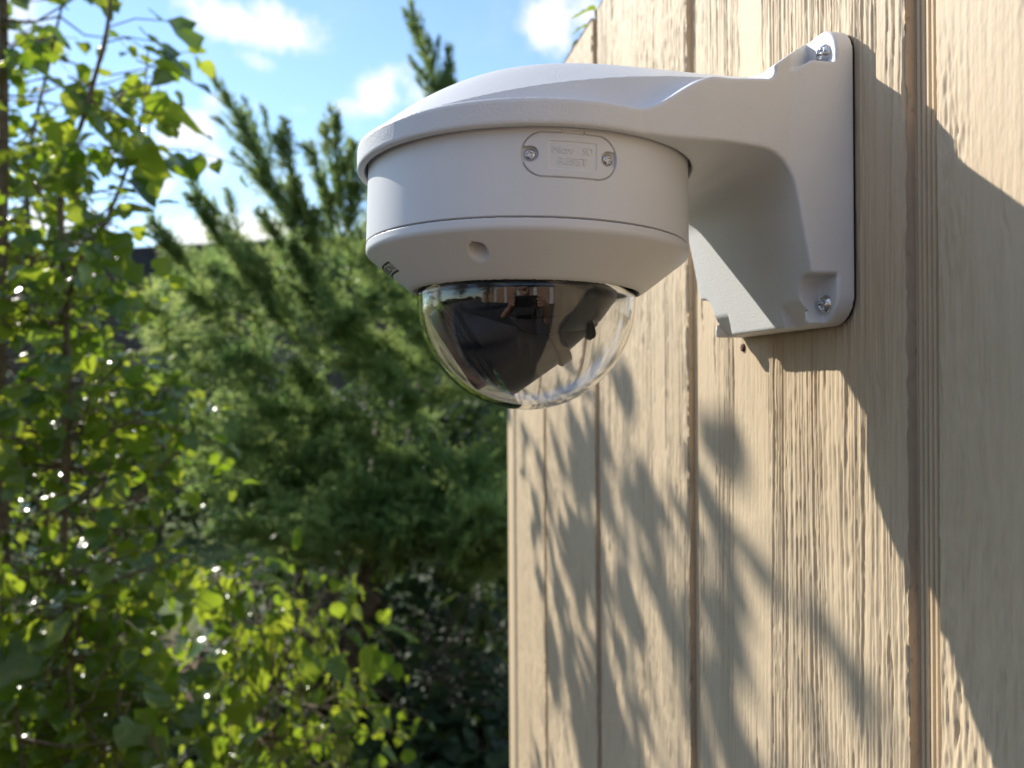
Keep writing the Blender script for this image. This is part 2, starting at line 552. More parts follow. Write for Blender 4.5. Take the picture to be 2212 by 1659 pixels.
def make_board(y0, y1, dy, z_lo, dz, seed, rough, zt=WALL_TOP):
    ys = np.arange(y0, y1, dy); ys = np.append(ys[:-1], y1)
    zs = np.concatenate([np.linspace(GROUND, z_lo, 14)[:-1], np.arange(z_lo, zt, dz)[:-1], [zt]])
    Y, Z = np.meshgrid(ys, zs)
    H = grain(Y, Z, seed, rough)
    edge = np.minimum(np.minimum(Y - y0, y1 - Y) / .0012, 1)
    H = H - .0010 * (1 - np.clip(edge, 0, 1)) ** 2 * (0.6 + .8 * vnoise(Z / .004, Y * 0, seed + 31))
    X = -H
    ny, nz = len(ys), len(zs)
    V = np.stack([X, Y, Z - GROUND], -1).reshape(-1, 3)
    i = np.arange(ny * nz).reshape(nz, ny)
    F = np.stack([i[:-1, :-1], i[1:, :-1], i[1:, 1:], i[:-1, 1:]], -1).reshape(-1, 4)
    # side edges, top and back
    B = len(V)
    nears, fars, tops = i[:, 0], i[:, -1], i[-1, :]
    Vb, Fb = [], []
    def skirt(idx, depth):
        nonlocal B
        P = V[idx].copy(); P[:, 0] = depth
        st = B
        Vb.append(P); B += len(P)
        k = np.arange(len(idx) - 1)
        return idx[k], idx[k + 1], st + k + 1, st + k
    a = skirt(nears, DEPTH + .004); Fb.append(np.stack(a, -1))
    a = skirt(fars, DEPTH + .004); Fb.append(np.stack(a, -1)[:, ::-1])
    cut_faces = sum(len(f) for f in Fb)
    a = skirt(tops, DEPTH + .004); Fb.append(np.stack(a, -1))
    V = np.concatenate([V] + Vb); Fc = np.concatenate(Fb)
    me = mesh_np('board', V, np.concatenate([F, Fc]), True)
    me.materials.append(M['siding']); me.materials.append(M['siding_cut'])
    mi = np.zeros(len(me.polygons), np.int32); mi[len(F):] = 1
    sm = np.ones(len(me.polygons), bool); sm[len(F):] = False
    me.polygons.foreach_set('material_index', mi)
    me.polygons.foreach_set('use_smooth', sm)
    return me

def make_lap(y0, y1):
    """ridged lap seen at the bottom of a groove"""
    ys = np.linspace(y0, y1, 120)
    ph = (ys - y0) / .0026
    x = DEPTH - .0002 - .0017 * (1 - np.exp(-(((ph % 1) - .5) / .16) ** 2)) + .0012 * np.clip(1 - (y1 - ys) / .0012, 0, 1)
    V = [(x_, y_, z_) for z_ in (0, WALL_TOP - GROUND - .001) for x_, y_ in zip(x, ys)]
    n = len(ys)
    Q = [(k, n + k, n + k + 1, k + 1) for k in range(n - 1)]
    g = Geo(); g.add(V, Q)
    return g.mesh('lap_strip')

EDGE0 = 0.2616                                      # far edge of the nearest groove
specs = [(EDGE0 - PITCH, EDGE0 - GAP, .0005, -.21, .0010, .66), (EDGE0, EDGE0 + PITCH - GAP, .0005, -.30, .0012, .12),
         (EDGE0 + PITCH, EDGE0 + 2 * PITCH - GAP, .0008, -.40, .0016, .55), (EDGE0 + 2 * PITCH, EDGE0 + 3 * PITCH - GAP, .0010, -.50, .002, .65),
         (EDGE0 + 3 * PITCH, 1.030, .0012, -.60, .0022, .7)]
for k, (a, b_, dy, zl, dz, rg) in enumerate(specs):
    link('board', make_board(a, b_, dy, zl, dz, 100 + k * 57, rg), None, wall)
for k in range(4):
    y1 = EDGE0 + PITCH * k
    link('lap_strip', make_lap(y1 - GAP - .001, y1 + .001), M['siding'], wall)
for k in range(1):                                   # last board, behind the lens
    y1 = EDGE0 - PITCH - GAP - PITCH * k
    bx = Geo(); bx.add(*box(0, DEPTH + .004, y1 - PITCH + GAP, y1, 0, WALL_TOP - GROUND))
    link('board', bx.mesh('board', False), M['siding'], wall)
bx = Geo(); bx.add(*box(DEPTH + .001, .045, EDGE0 - PITCH * 2 - GAP, 1.028, 0, WALL_TOP - GROUND - .002))
link('backing_panel', bx.mesh('backing_panel', False), M['siding_cut'], wall)
M['rust'] = speckled('rusty_metal', (.07, .035, .018), (.20, .10, .05), 700, .85)
for (t_, z_, dx_) in ((.389, .019, -.0004), (.4595, -.030, .0064)):
    V, Q = lathe([(0, .0007), (.0012, .0007), (.0021, .0003), (.0024, -.001)], 14)
    g = Geo(); g.add([(-z, y, x) for x, y, z in V], Q)
    o = link('nail_head', g.mesh('nail_head'), M['rust'], wall); o.location = (dx_, t_, z_ - GROUND)
# corner trim board at the far end
bx = Geo(); bx.add(*box(-.002, .05, 1.0305, 1.078, 0, WALL_TOP - GROUND))
link('corner_trim', bevelled(bx.mesh('corner_trim'), .004, 3), M['siding'], wall)
bx = Geo(); bx.add(*box(.0505, 1.8, 1.04, 1.07, 0, WALL_TOP - GROUND - .01))
link('return_panel', bx.mesh('return_panel', False), M['siding'], wall)

# ------------------------------------------------------------------ signed-distance modelling for the cast parts (mm)
def smin(a, b, k):
    h = np.maximum(k - np.abs(a - b), 0) / k
    return np.minimum(a, b) - h * h * k * .25
def smax(a, b, k):
    return -smin(-a, -b, k)

def surface(f, lo, hi, step, name):
    """surface nets, then each vertex is pulled onto the exact surface"""
    ax = [np.arange(lo[i], hi[i] + step, step, dtype=np.float32) for i in range(3)]
    G = np.meshgrid(*ax, indexing='ij')
    D = f(*G).astype(np.float32)
    ins = D < 0
    nx, ny, nz = D.shape
    def corner(A, c):
        return A[c[0]:nx - 1 + c[0], c[1]:ny - 1 + c[1], c[2]:nz - 1 + c[2]]
    cs = [(a, b, c) for a in (0, 1) for b in (0, 1) for c in (0, 1)]
    cnt = sum(corner(ins, c).astype(np.int8) for c in cs)
    act = (cnt > 0) & (cnt < 8)
    idx = np.argwhere(act)
    val = np.stack([D[idx[:, 0] + c[0], idx[:, 1] + c[1], idx[:, 2] + c[2]] for c in cs], 1)
    P = np.zeros((len(idx), 3)); W = np.zeros(len(idx))
    for a in range(8):
        for b in range(a + 1, 8):
            ca, cb = np.array(cs[a]), np.array(cs[b])
            if np.abs(ca - cb).sum() != 1:
                continue
            va, vb = val[:, a], val[:, b]
            m = (va < 0) != (vb < 0)
            t = np.where(m, va / np.where(m, va - vb, 1), 0)
            P += np.where(m[:, None], ca + (cb - ca) * t[:, None], 0)
            W += m
    P = (idx + P / W[:, None]) * step + np.array([ax[0][0], ax[1][0], ax[2][0]])
    vid = -np.ones(act.shape, np.int32)
    vid[act] = np.arange(len(idx))
    quads = []
    for d in range(3):
        e = [1, 1, 1]; e[d] = 1
        A = ins.copy()
        sl0 = [slice(1, n - 1) for n in D.shape]; sl1 = list(sl0)
        sl0[d] = slice(0, D.shape[d] - 1); sl1[d] = slice(1, D.shape[d])
        s0, s1 = ins[tuple(sl0)], ins[tuple(sl1)]
        ch = np.argwhere(s0 != s1)
        flip = s0[tuple(ch.T)]
        base = ch.copy()
        o1, o2 = [k for k in range(3) if k != d]
        base[:, o1] += 1; base[:, o2] += 1
        def cell(u, v):
            c = base.copy(); c[:, o1] -= u; c[:, o2] -= v
            return vid[tuple(c.T)]
        q = np.stack([cell(1, 1), cell(0, 1), cell(0, 0), cell(1, 0)], 1)
        if d == 1:
            flip = ~flip
        q[~flip] = q[~flip][:, ::-1]
        quads.append(q)
    Q = np.concatenate(quads)
    Q = Q[(Q >= 0).all(1)]
    e = .05
    def grad(P):
        return np.stack([(f(*(P + d).T) - f(*(P - d).T)) / (2 * e) for d in np.eye(3) * e], 1)
    for _ in range(4):
        gr = grad(P)
        st = f(*P.T)[:, None] * gr / np.maximum((gr ** 2).sum(1), .05)[:, None]
        ln = np.linalg.norm(st, axis=1, keepdims=True)
        P = P - st * np.minimum(1, step * .5 / np.maximum(ln, 1e-9))
    e = .12
    Nn = grad(P); Nn /= np.maximum(np.linalg.norm(Nn, axis=1), 1e-9)[:, None]
    return P, Q, Nn

# bracket coordinates: h = distance from the wall, s = along the wall from the camera axis, z = height over the eye
Y0 = 0.344
RC = 76.4
def half_width(h):
    return np.where(h > 114.0, np.sqrt(np.maximum(RC ** 2 - (h - 130) ** 2, 0)), np.maximum(54.2, 54 + .2345 * (h - 30)))

def z_top(h, s):
    a = np.abs(s)
    w = np.maximum(half_width(h), 3)
    rs = np.minimum(50.0, w * .93)
    u = np.clip((h - 95) / 111.0, 0, 1)
    zc = 144.4 + 2.0 * sstep(45, 100, h) - 43.4 * u ** 2.5
    v = np.clip((h - 50) / 136.0, 0, 1)
    ze = 125.4 - 22.4 * v ** 2.2
    full = np.interp(h, [28, 40, 60, 76], [125.6, 124.3, 121.2, 120.4])
    zo = 103 + (full - 103) * sstep(104, 66, h)
    zi = zc - (zc - ze) * (np.sqrt(np.minimum(a / np.maximum(rs, 1), 1) ** 2 + .09) - .3) / (math.sqrt(1.09) - .3)
    k = np.clip((a - rs) / np.maximum(w - rs, .5), 0, 1)
    zs = ze + (zo - ze) * (.3 * k + .7 * (1 - (1 - k) ** 4))
    return np.where(a < rs, zi, zs)

def plan_sdf(h, s):
    a = np.abs(s)
    circ = np.sqrt((h - 130) ** 2 + s ** 2) - RC
    nx, ny = -math.sin(math.atan(.2345)), math.cos(math.atan(.2345))
    side = np.where(h < 30.8, a - 54.2, (h - 30) * nx + (a - 54) * ny)
    trap = np.maximum(side, h - 113)
    return np.minimum(circ, trap)

def bracket_sdf(h, s, z):
    rax = np.sqrt((h - 130) ** 2 + s ** 2)
    pl = plan_sdf(h, s)
    top = (z - z_top(h, s)) * .8
    armc = smax(top, 93.4 + 1.8 * sstep(75, 92, rax) - z, 1.0)
    front = np.minimum(16.5 + (z - 24) * .205, 33 + (134 - z) * 1.37)
    ped = (h - front) * np.where(z > 134, .6, .975)
    core = smin(armc, ped, 16)
    # keep the blend to the under side: above the arm a tighter one
    core = np.where(z > 112, smin(armc, ped, 5) * sstep(108, 118, z) + core * (1 - sstep(108, 118, z)), core)
    zz = np.abs(z - 87.8) - (63.6 - 13); ss = pl + 13
    rr = np.sqrt(np.maximum(zz, 0) ** 2 + np.maximum(ss, 0) ** 2) + np.minimum(np.maximum(zz, ss), 0) - 13
    d = smax(core, rr, 1.6)
    d = smax(d, 1.2 - h, .8)
    # the hanging rim of the cap and the cavity inside it
    rim = smax(rax - RC, 93.2 - z, 1.4)
    rim = smax(rim, z - 101, 1)
    d = np.minimum(d, rim)
    d = smax(d, -np.maximum(rax - 73.1, z - 101), 1.0)
    # corner notches that take the wall screws
    a_ = np.abs(s)
    nt_ = smin(smin(z - (134.3 - .53 * np.maximum(h - 20, 0)), a_ - 33.0 - 1.05 * np.maximum(h - 10, 0), 2.0), smin(h - 9.3, 34 - h, 1), 1.5)
    bore = 12.6 - np.sqrt(np.maximum(54 - a_, 0) ** 2 + (z - 35) ** 2)
    nb_ = smin(smin(45.2 - z, bore, 2.0), h - 9.3, 1.5)
    d = smax(d, nt_, 1.6)
    d = smax(d, nb_, 1.4)
    # two bevelled cut-outs in the bottom edge beside the notches
    pln = ((h - 9) * 9.5 - (z - 24) * 8.5) / 12.7
    ncut = smin(smin(pln, 8 - np.abs(a_ - 33.5), 1.0), np.minimum(26 - h, 40 - z), 1.0)
    d = smax(d, ncut, .9)
    return d

P, Q, Nn = surface(bracket_sdf, (-1, -79, 21), (209, 79, 155), 1.15, 'bracket_body')
def to_world_h(P):
    return np.stack([-P[:, 0], P[:, 1] + Y0 * 1000, P[:, 2]], 1) / 1000
bracket = thing('wall_bracket', 'white cast wall bracket with a domed cap arm, screwed to the beige siding', 'bracket', (0, Y0, .0))
Pw = to_world_h(P) - np.array([0, Y0, 0])
Nw = Nn * np.array([-1, 1, 1])
link('bracket_body', mesh_np('bracket_body', Pw, Q[:, ::-1], True, Nw), M['cast_white'], bracket)
# gasket between bracket and wall
def rrect(hw, hh, r, cz, n=8):
    out = []
    for (sx, sy, a0) in ((1, 1, 0), (-1, 1, 90), (-1, -1, 180), (1, -1, 270)):
        for k in range(n + 1):
            t = math.radians(a0 + 90 * k / n)
            out.append((sx * (hw - r) + r * math.cos(t), cz + sy * (hh - r) + r * math.sin(t)))
    return out
ring = rrect(.0535, .0628, .0120, .0878)
n_ = len(ring)
V = [(-.0002, a, b) for a, b in ring] + [(-.0018, a, b) for a, b in ring]
me = bpy.data.meshes.new('gasket')
me.from_pydata(V, [], [[k, (k + 1) % n_, n_ + (k + 1) % n_, n_ + k] for k in range(n_)] + [list(range(n_, 2 * n_))])
link('gasket', me, M['rubber'], bracket)

def screw_mesh(R, H, name='screw', turn=.5):
    """pan head with a cross recess, axis +z, flat side at z = 0"""
    nr, nt_ = 16, 48
    V, Q = [], []
    for i in range(nr + 1):
        r = R * (i / nr)
        for k in range(nt_):
            t = 2 * math.pi * k / nt_
            x, y = r * math.cos(t), r * math.sin(t)
            z = H * (1 - (i / nr) ** 2.6)
            c, s = math.cos(turn), math.sin(turn)
            xr, yr = abs(x * c + y * s), abs(-x * s + y * c)
            w = .15 * R; L_ = .58 * R
            inn = max(0, 1 - max(0, min(max(xr - L_, yr - w), max(yr - L_, xr - w)) / (.06 * R)))
            z -= min(inn, 1) * .55 * R * (1 - .6 * r / R)
            V.append((x, y, z))
    for i in range(nr):
        for k in range(nt_):
            Q.append((i * nt_ + k, (i + 1) * nt_ + k, (i + 1) * nt_ + (k + 1) % nt_, i * nt_ + (k + 1) % nt_))
    b0 = len(V)
    for k in range(nt_):
        t = 2 * math.pi * k / nt_
        V.append((R * math.cos(t), R * math.sin(t), -.4 * R))
    for k in range(nt_):
        Q.append((nr * nt_ + k, b0 + k, b0 + (k + 1) % nt_, nr * nt_ + (k + 1) % nt_))
    g = Geo(); g.add(V, Q)
    return g.mesh(name)
wall_screw = screw_mesh(.0040, .0024, 'screw', .35)
for s_ in (-46, 46):
    for z_ in (33.2, 140.6):
        o = link('screw', wall_screw, M['steel'], bracket)
        o.location = (-.0100, s_ / 1000, z_ / 1000)
        o.rotation_euler = (0, math.radians(-90), 0)

# ------------------------------------------------------------------ the dome camera
AX = Vector((-.130, Y0, 0))
TOC = Vector((EYE.x - AX.x, EYE.y - AX.y, 0)).normalized()      # from the axis towards the lens
TOR = Vector((-TOC.y, TOC.x, 0))                                # to the right of that
if TOR.x < 0: TOR = -TOR
dome = thing('security_camera', 'white dome security camera with clear dark bubble, hanging under the wall bracket', 'security camera', (AX.x, AX.y, .0931))
dome.rotation_euler = (0, math.radians(1.0), 0)
DZ = -.0931
def cyl(phi, r, z):
    """phi in radians from the direction of the lens, r and z in mm; local to the dome camera"""
    v = TOC * math.cos(phi) + TOR * math.sin(phi)
    return (v.x * r / 1000, v.y * r / 1000, z / 1000 + DZ)

RB = 72.0
PH0, Z0 = math.radians(13.0), 83.6
def stadium(u, v, hl=18.4, r=8.2):
    du = np.maximum(np.abs(u) - (hl - r), 0)
    return np.sqrt(du ** 2 + v ** 2) - r
def cover_relief(u, v):
    """depth under the outer skin (mm) on the unrolled body, and which faces are the cover"""
    ds = stadium(u, v)
    gap = 1.3 * (1 - sstep(.16, .34, np.abs(ds)))
    pocket = np.zeros_like(u)
    for sx in (-1, 1):
        uu = (u * sx - 15.0)
        cx_ = np.where(uu > 0, 0, uu)
        pd = np.sqrt(cx_ ** 2 + v ** 2) - 2.75
        pocket = np.maximum(pocket, 1.5 * (1 - sstep(-.15, .25, pd)) * (ds < .3))
    q1, q2 = np.abs(u - .9) - (9.2 - .8), np.abs(v) - (5.1 - .8)
    fr = np.sqrt(np.maximum(q1, 0) ** 2 + np.maximum(q2, 0) ** 2) + np.minimum(np.maximum(q1, q2), 0) - .8
    inset = .38 * (1 - sstep(-.2, .2, fr))
    tq1, tq2 = np.abs(u - 1.0) - 4.2, np.abs(v - 8.7) - .75
    tab = .8 * (1 - sstep(-.15, .25, np.maximum(tq1, tq2)))
    tab = np.where(ds > 0, tab, 0)
    return np.maximum.reduce([gap, pocket, inset, tab]), ds < 0

# body: a fine patch round the cover, plain lathe elsewhere
pa0, pa1 = PH0 - 21.0 / RB, PH0 + 21.0 / RB
zb0, zb1 = 61.15, 101.0
pz0, pz1 = 73.6, 94.5
us = np.linspace(-21, 21, 300); vs = np.linspace(pz0 - Z0, pz1 - Z0, 150)
U, Vv = np.meshgrid(us, vs)
dep, isc = cover_relief(U, Vv)
def body_r(z):
    return RB + .25 - .018 * (z - 61)
ang = PH0 + U / RB
zz = Z0 + Vv
rad = body_r(zz) - dep
dirx = TOC.x * np.cos(ang) + TOR.x * np.sin(ang); diry = TOC.y * np.cos(ang) + TOR.y * np.sin(ang)
VV = np.stack([dirx * rad / 1000, diry * rad / 1000, zz / 1000 + DZ], -1).reshape(-1, 3)
ii = np.arange(U.size).reshape(U.shape)
FF = np.stack([ii[:-1, :-1], ii[:-1, 1:], ii[1:, 1:], ii[1:, :-1]], -1).reshape(-1, 4)
fc = (isc[:-1, :-1] & isc[:-1, 1:] & isc[1:, 1:] & isc[1:, :-1]).reshape(-1)
g = Geo(); g.add(VV, FF[~fc])
# neighbours of the patch
def strip(a0, a1, na, zlist, share=None):
    V, Q = [], []
    for i in range(na + 1):
        t = a0 + (a1 - a0) * i / na
        for z in zlist:
            V.append(cyl(t, body_r(z), z))
    m = len(zlist)
    for i in range(na):
        for k in range(m - 1):
            Q.append((i * m + k, (i + 1) * m + k, (i + 1) * m + k + 1, i * m + k + 1))
    return V, Q
g.add(*strip(pa1, pa0 + 2 * math.pi, 150, [zb0, zb0 + .4, pz0, 80, 88, pz1, zb1]))
g.add(*strip(pa0, pa1, 60, [zb0, zb0 + .4, pz0]))
g.add(*strip(pa0, pa1, 60, [pz1, 97, zb1]))
# turned-in lower rim, and the top disc
V, Q = [], []
for i in range(181):
    t = 2 * math.pi * i / 180
    V.append(cyl(t, body_r(zb0), zb0)); V.append(cyl(t, body_r(zb0) - .35, zb0 - .3)); V.append(cyl(t, 68, zb0 - .3))
for i in range(180):
    for k in range(2):
        Q.append((i * 3 + k + 1, (i + 1) * 3 + k + 1, (i + 1) * 3 + k, i * 3 + k))
g.add(V, Q)
link('housing', g.mesh('housing'), M['plastic_white'], dome)
g = Geo(); g.add(VV, FF[fc])
me = g.mesh('service_cover')
bm = bmesh.new(); bm.from_mesh(me)
bmesh.ops.delete(bm, geom=[v for v in bm.verts if not v.link_faces], context='VERTS')
bm.to_mesh(me); bm.free()
cover = link('service_cover', me, M['plastic_white'], dome)
cs_mesh = screw_mesh(.00205, .0008, 'cover_screw', .3)
for u_ in (-15.2, 15.2):
    o = link('screw', cs_mesh, M['steel'], cover)
    p = cyl(PH0 + u_ / RB, body_r(Z0) - .75, Z0)
    o.location = p
    n_v = TOC * math.cos(PH0 + u_ / RB) + TOR * math.sin(PH0 + u_ / RB)
    o.rotation_euler = n_v.to_track_quat('Z', 'Y').to_euler()

def text_mesh(body, size, extrude, shear=0.0, bold=0.0, spacing=1.0):
    cu = bpy.data.curves.new('lettering', 'FONT')
    cu.body = body; cu.size = size; cu.align_x = 'CENTER'; cu.extrude = extrude; cu.shear = shear
    cu.offset = bold; cu.resolution_u = 4; cu.space_character = spacing
    ob = bpy.data.objects.new('lettering', cu)
    C.objects.link(ob)
    bpy.context.view_layer.update()
    me = bpy.data.meshes.new_from_object(ob.evaluated_get(bpy.context.evaluated_depsgraph_get()))
    bpy.data.objects.remove(ob)
    bpy.data.curves.remove(cu)
    return me
def fit_text(me, width, height, u0, v0):
    """scale letters (mm) to a width and cap height and give (u, v, w) arrays"""
    co = np.array([v.co for v in me.vertices])
    x0, x1 = co[:, 0].min(), co[:, 0].max(); y0, y1 = co[:, 1].min(), co[:, 1].max()
    co[:, 0] = (co[:, 0] - (x0 + x1) / 2) * width / (x1 - x0) + u0
    co[:, 1] = (co[:, 1] - y0) * height / (y1 - y0) + v0
    return co
for body, wd, ht, v0, u0 in (('Micro SD', 15.6, 2.75, .65, .9), ('RESET', 11.2, 2.6, -3.4, .9)):
    me = text_mesh(body if ' ' not in body else 'Micro   SD', 4.0, .25)
    co = fit_text(me, wd, ht, u0, v0)
    for v, (a, b_, w_) in zip(me.vertices, co):
        r = body_r(Z0 + b_) - .38 + (.26 if w_ > 0 else -.1)
        v.co = cyl(PH0 + a / RB, r, Z0 + b_)
    me.name = 'lettering'
    link('lettering', me, M['plastic_white'], cover)

# dark seam between housing and front ring
g = Geo()
V, Q = lathe([(71.2, 58.0), (71.2, 62.5)], 120)
g.add([(x / 1000, y / 1000, z / 1000 + DZ) for x, y, z in V], Q)
link('seam', g.mesh('seam'), M['gap'], dome)

# front ring with its cone, lower lip and screw hole (mm about the axis, x towards the lens, y to the right)
poly = np.array([(60, 60.4), (72.35, 60.4), (72.35, 56.6), (54.2, 42.4), (52.6, 40.2), (50.6, 40.2), (50.4, 44.5), (60, 52)])
def poly_sdf(r, z, pts):
    d = np.full(r.shape, 1e9); s = np.ones(r.shape)
    n = len(pts)
    for i in range(n):
        a, b = pts[i], pts[i - 1]
        ex, ez = b[0] - a[0], b[1] - a[1]
        wx, wz = r - a[0], z - a[1]
        t = np.clip((wx * ex + wz * ez) / (ex * ex + ez * ez), 0, 1)
        d = np.minimum(d, (wx - ex * t) ** 2 + (wz - ez * t) ** 2)
        c1, c2, c3 = z >= a[1], z < b[1], ex * wz > ez * wx
        flip = (c1 & c2 & c3) | (~c1 & ~c2 & ~c3)
        s = np.where(flip, -s, s)
    return s * np.sqrt(d)
HOLE_PH = math.radians(-16.5)
def ring_sdf(x, y, z):
    r = np.sqrt(x * x + y * y)
    d = poly_sdf(r, z, poly) 
    d = d - .0
    cx_, cy_ = 63.4 * math.cos(HOLE_PH), 63.4 * math.sin(HOLE_PH)
    hole = np.maximum(np.sqrt((x - cx_) ** 2 + (y - cy_) ** 2) - 3.7, z - 58.2)
    return smax(d, -hole, .7)
# round the profile corners a little by offsetting in and out
_poly = poly.copy()
cen = np.array([62.0, 52.0])
def ring_round(x, y, z):
    r = np.sqrt(x * x + y * y)
    # half-planes of the outer faces blended with a small radius
    f = smax(r - 72.35, z - 60.4, .5)
    nrm = np.array([14.2, -18.15]); nrm = nrm / np.linalg.norm(nrm)
    cone = (r - 72.35) * nrm[0] + (z - 56.4) * nrm[1]
    f = smax(f, cone, 1.1)
    f = smax(f, 40.2 - z, 2.0)
    f = smax(f, 50.6 - r, .6)
    cx_, cy_ = 63.4 * math.cos(HOLE_PH), 63.4 * math.sin(HOLE_PH)
    hole = np.maximum(np.sqrt((x - cx_) ** 2 + (y - cy_) ** 2) - 3.7, z - 58.4)
    return smax(f, -hole, .8)
P, Q, Nn = surface(ring_round, (-74, -74, 38.5), (74, 74, 62), .95, 'front_ring')
B3 = np.array([[TOC.x, TOC.y, 0], [TOR.x, TOR.y, 0], [0, 0, 1]])
Pw = (P @ B3) / 1000 + np.array([0, 0, DZ])
det = np.linalg.det(B3)
ring_o = link('front_ring', mesh_np('front_ring', Pw, Q if det > 0 else Q[:, ::-1], True, Nn @ B3), M['plastic_white'], dome)
o = link('screw', cs_mesh, M['steel'], ring_o)
o.location = cyl(HOLE_PH, 63.4, 57.6)
o.rotation_euler = (math.pi, 0, 0)
o.scale = (1.4, 1.4, 1.4)

# logo on the cone: box with thick top and bottom bars and the word, centred on the side away from the wall
LPH = math.atan2(Vector((-1, 0, 0)).dot(TOR), Vector((-1, 0, 0)).dot(TOC))
def cone_pt(u, v, w):
    """u along the ring (mm), v up the cone from its middle (mm), w out of the surface"""
    sl = np.array([18.15, 14.2]); sl = sl / np.linalg.norm(sl)
    nr = np.array([sl[1], -sl[0]])
    r = 62.8 + sl[0] * v + nr[0] * w
    z = 48.93 + sl[1] * v + nr[1] * w
    return cyl(LPH + u / 62.8, r, z)
g = Geo()
def logo_quad(pts, nseg=14):
    """a thin bar between two (u, v) corners, bent round the cone"""
    (u0, v0), (u1, v1) = pts
    V, Q = [], []
    for i in range(nseg + 1):
        u = u0 + (u1 - u0) * i / nseg
        V += [cone_pt(u, v0, .045), cone_pt(u, v1, .045)]
    for i in range(nseg):
        Q.append((2 * i, 2 * i + 2, 2 * i + 3, 2 * i + 1))
    g.add(V, Q)
LW, LH = 16.6, 3.1
logo_quad([(-LW, LH - 1.0), (6.0, LH)]); logo_quad([(6.7, LH - 1.0), (LW, LH)])
logo_quad([(-LW, -LH), (LW, -LH + 1.0)])
logo_quad([(LW - .6, -LH + 1.0), (LW, LH - 1.0)], 2); logo_quad([(-LW, -LH + 1.0), (-LW + .6, LH - 1.0)], 2)
me = text_mesh('HIKVISION', 4.0, 0.0, 0.12, 0.09)
co = fit_text(me, 29.5, 3.4, .2, -1.7)
for v, (a, b_, w_) in zip(me.vertices, co):
    v.co = cone_pt(a, b_, .05)
tv = [tuple(v.co) for v in me.vertices]
for p in me.polygons:
    vs_ = list(p.vertices)
    if len(vs_) == 3: g.add([tv[i] for i in vs_], None, [(0, 1, 2)])
    elif len(vs_) == 4: g.add([tv[i] for i in vs_], [(0, 1, 2, 3)])
link('logo', g.mesh('logo', False), M['ink'], ring_o)

# clear bubble: closed shell with real thickness
RO, RI, ZC = 49.5, 47.3, 37.6
prof = [(RI, 46.0), (RO, 46.0), (RO, ZC)]
for k in range(1, 41):
    t = math.pi / 2 * k / 40
    prof.append((max(RO * math.cos(t), 0.0), ZC - RO * math.sin(t)))
for k in range(40, -1, -1):
    t = math.pi / 2 * k / 40
    prof.append((max(RI * math.cos(t), 0.0), ZC - RI * math.sin(t)))
prof.append((RI, 46.0))
V, Q = lathe(prof, 128)
g = Geo(); g.add([(x / 1000, y / 1000, z / 1000 + DZ) for x, y, z in V], [q[::-1] for q in Q])
me = g.mesh('bubble')
bm = bmesh.new(); bm.from_mesh(me)
bmesh.ops.remove_doubles(bm, verts=bm.verts, dist=1e-6)
bmesh.ops.recalc_face_normals(bm, faces=bm.faces)
bm.to_mesh(me); bm.free()
for p in me.polygons: p.use_smooth = True
link('bubble', me, M['glass'], dome)

# black turntable and lens module inside the bubble
g = Geo()
V, Q = lathe([(0, 47), (47.0, 47), (47.0, 41.6), (45.6, 40.6), (44.5, 41.2), (38, 42.5), (0, 42.5)], 96)
g.add([(x / 1000, y / 1000, z / 1000 + DZ) for x, y, z in V], Q)
link('turntable', g.mesh('turntable'), M['black_plastic'], dome)

g = Geo()
V, Q = lathe([(0, 43), (41, 43), (41, 38.5), (39, 36), (34, 29), (27, 24), (18, 21), (0, 20)], 72)
g.add([(x / 1000, y / 1000, z / 1000 + DZ) for x, y, z in V], Q)
link('pan_base', g.mesh('pan_base'), M['black_plastic'], dome)
aim = (Vector((-1, 0, 0)) * math.cos(math.radians(34)) + Vector((0, .12, 0)) + Vector((0, 0, -1)) * math.sin(math.radians(34))).normalized()
side = Vector((0, 0, 1)).cross(aim).normalized()
upv = aim.cross(side).normalized()
if upv.z < 0: upv = -upv
LC = Vector((0, 0, ZC / 1000 + DZ)) - upv * .0055
def barrel(prof, n=72, drop=5.5):
    """profile of (a, r) mm along the lens axis"""
    V, Q = [], []
    for i in range(n):
        t = 2 * math.pi * i / n
        d = side * math.cos(t) + upv * math.sin(t)
        for (a, r) in prof:
            V.append(tuple(LC + upv * ((5.5 - drop) / 1000) + aim * (a / 1000) + d * (r / 1000)))
    m = len(prof)
    for i in range(n):
        j = (i + 1) % n
        for k in range(m - 1):
            Q.append((i * m + k, j * m + k, j * m + k + 1, i * m + k + 1))
    return V, Q
def barrel_obj(name, prof, mat, parent, n=72, drop=5.5):
    g = Geo(); g.add(*barrel(prof, n, drop))
    me = g.mesh(name)
    bm = bmesh.new(); bm.from_mesh(me)
    bmesh.ops.remove_doubles(bm, verts=bm.verts, dist=1e-7)
    bmesh.ops.recalc_face_normals(bm, faces=bm.faces)
    for e in bm.edges:
        if len(e.link_faces) == 2 and e.calc_face_angle(0) > .6: e.smooth = False
    bm.to_mesh(me); bm.free()
    for p in me.polygons: p.use_smooth = True
    return link(name, me, mat, parent)
lens = barrel_obj('lens_module', [(24, 0), (24, 22.6), (28.6, 26.6), (28.8, 27.0), (26.5, 27.2), (3.2, 26.4), (3.0, 27.4), (2.4, 28.4), (-2.6, 28.2), (-3.0, 24.2),
                                  (-14, 22.6), (-14.2, 0)], M['charcoal_plastic'], dome)
barrel_obj('lens_collar', [(20, 0), (20, 17.0), (30.2, 17.0), (30.8, 24.2), (32.8, 24.0), (33.4, 19.0), (35.2, 19.0), (35.6, 20.8), (40.2, 20.5), (40.9, 19.8), (40.2, 18.6), (37.0, 14.0), (36.4, 0)], M['black_plastic'], lens, 72, 1.6)
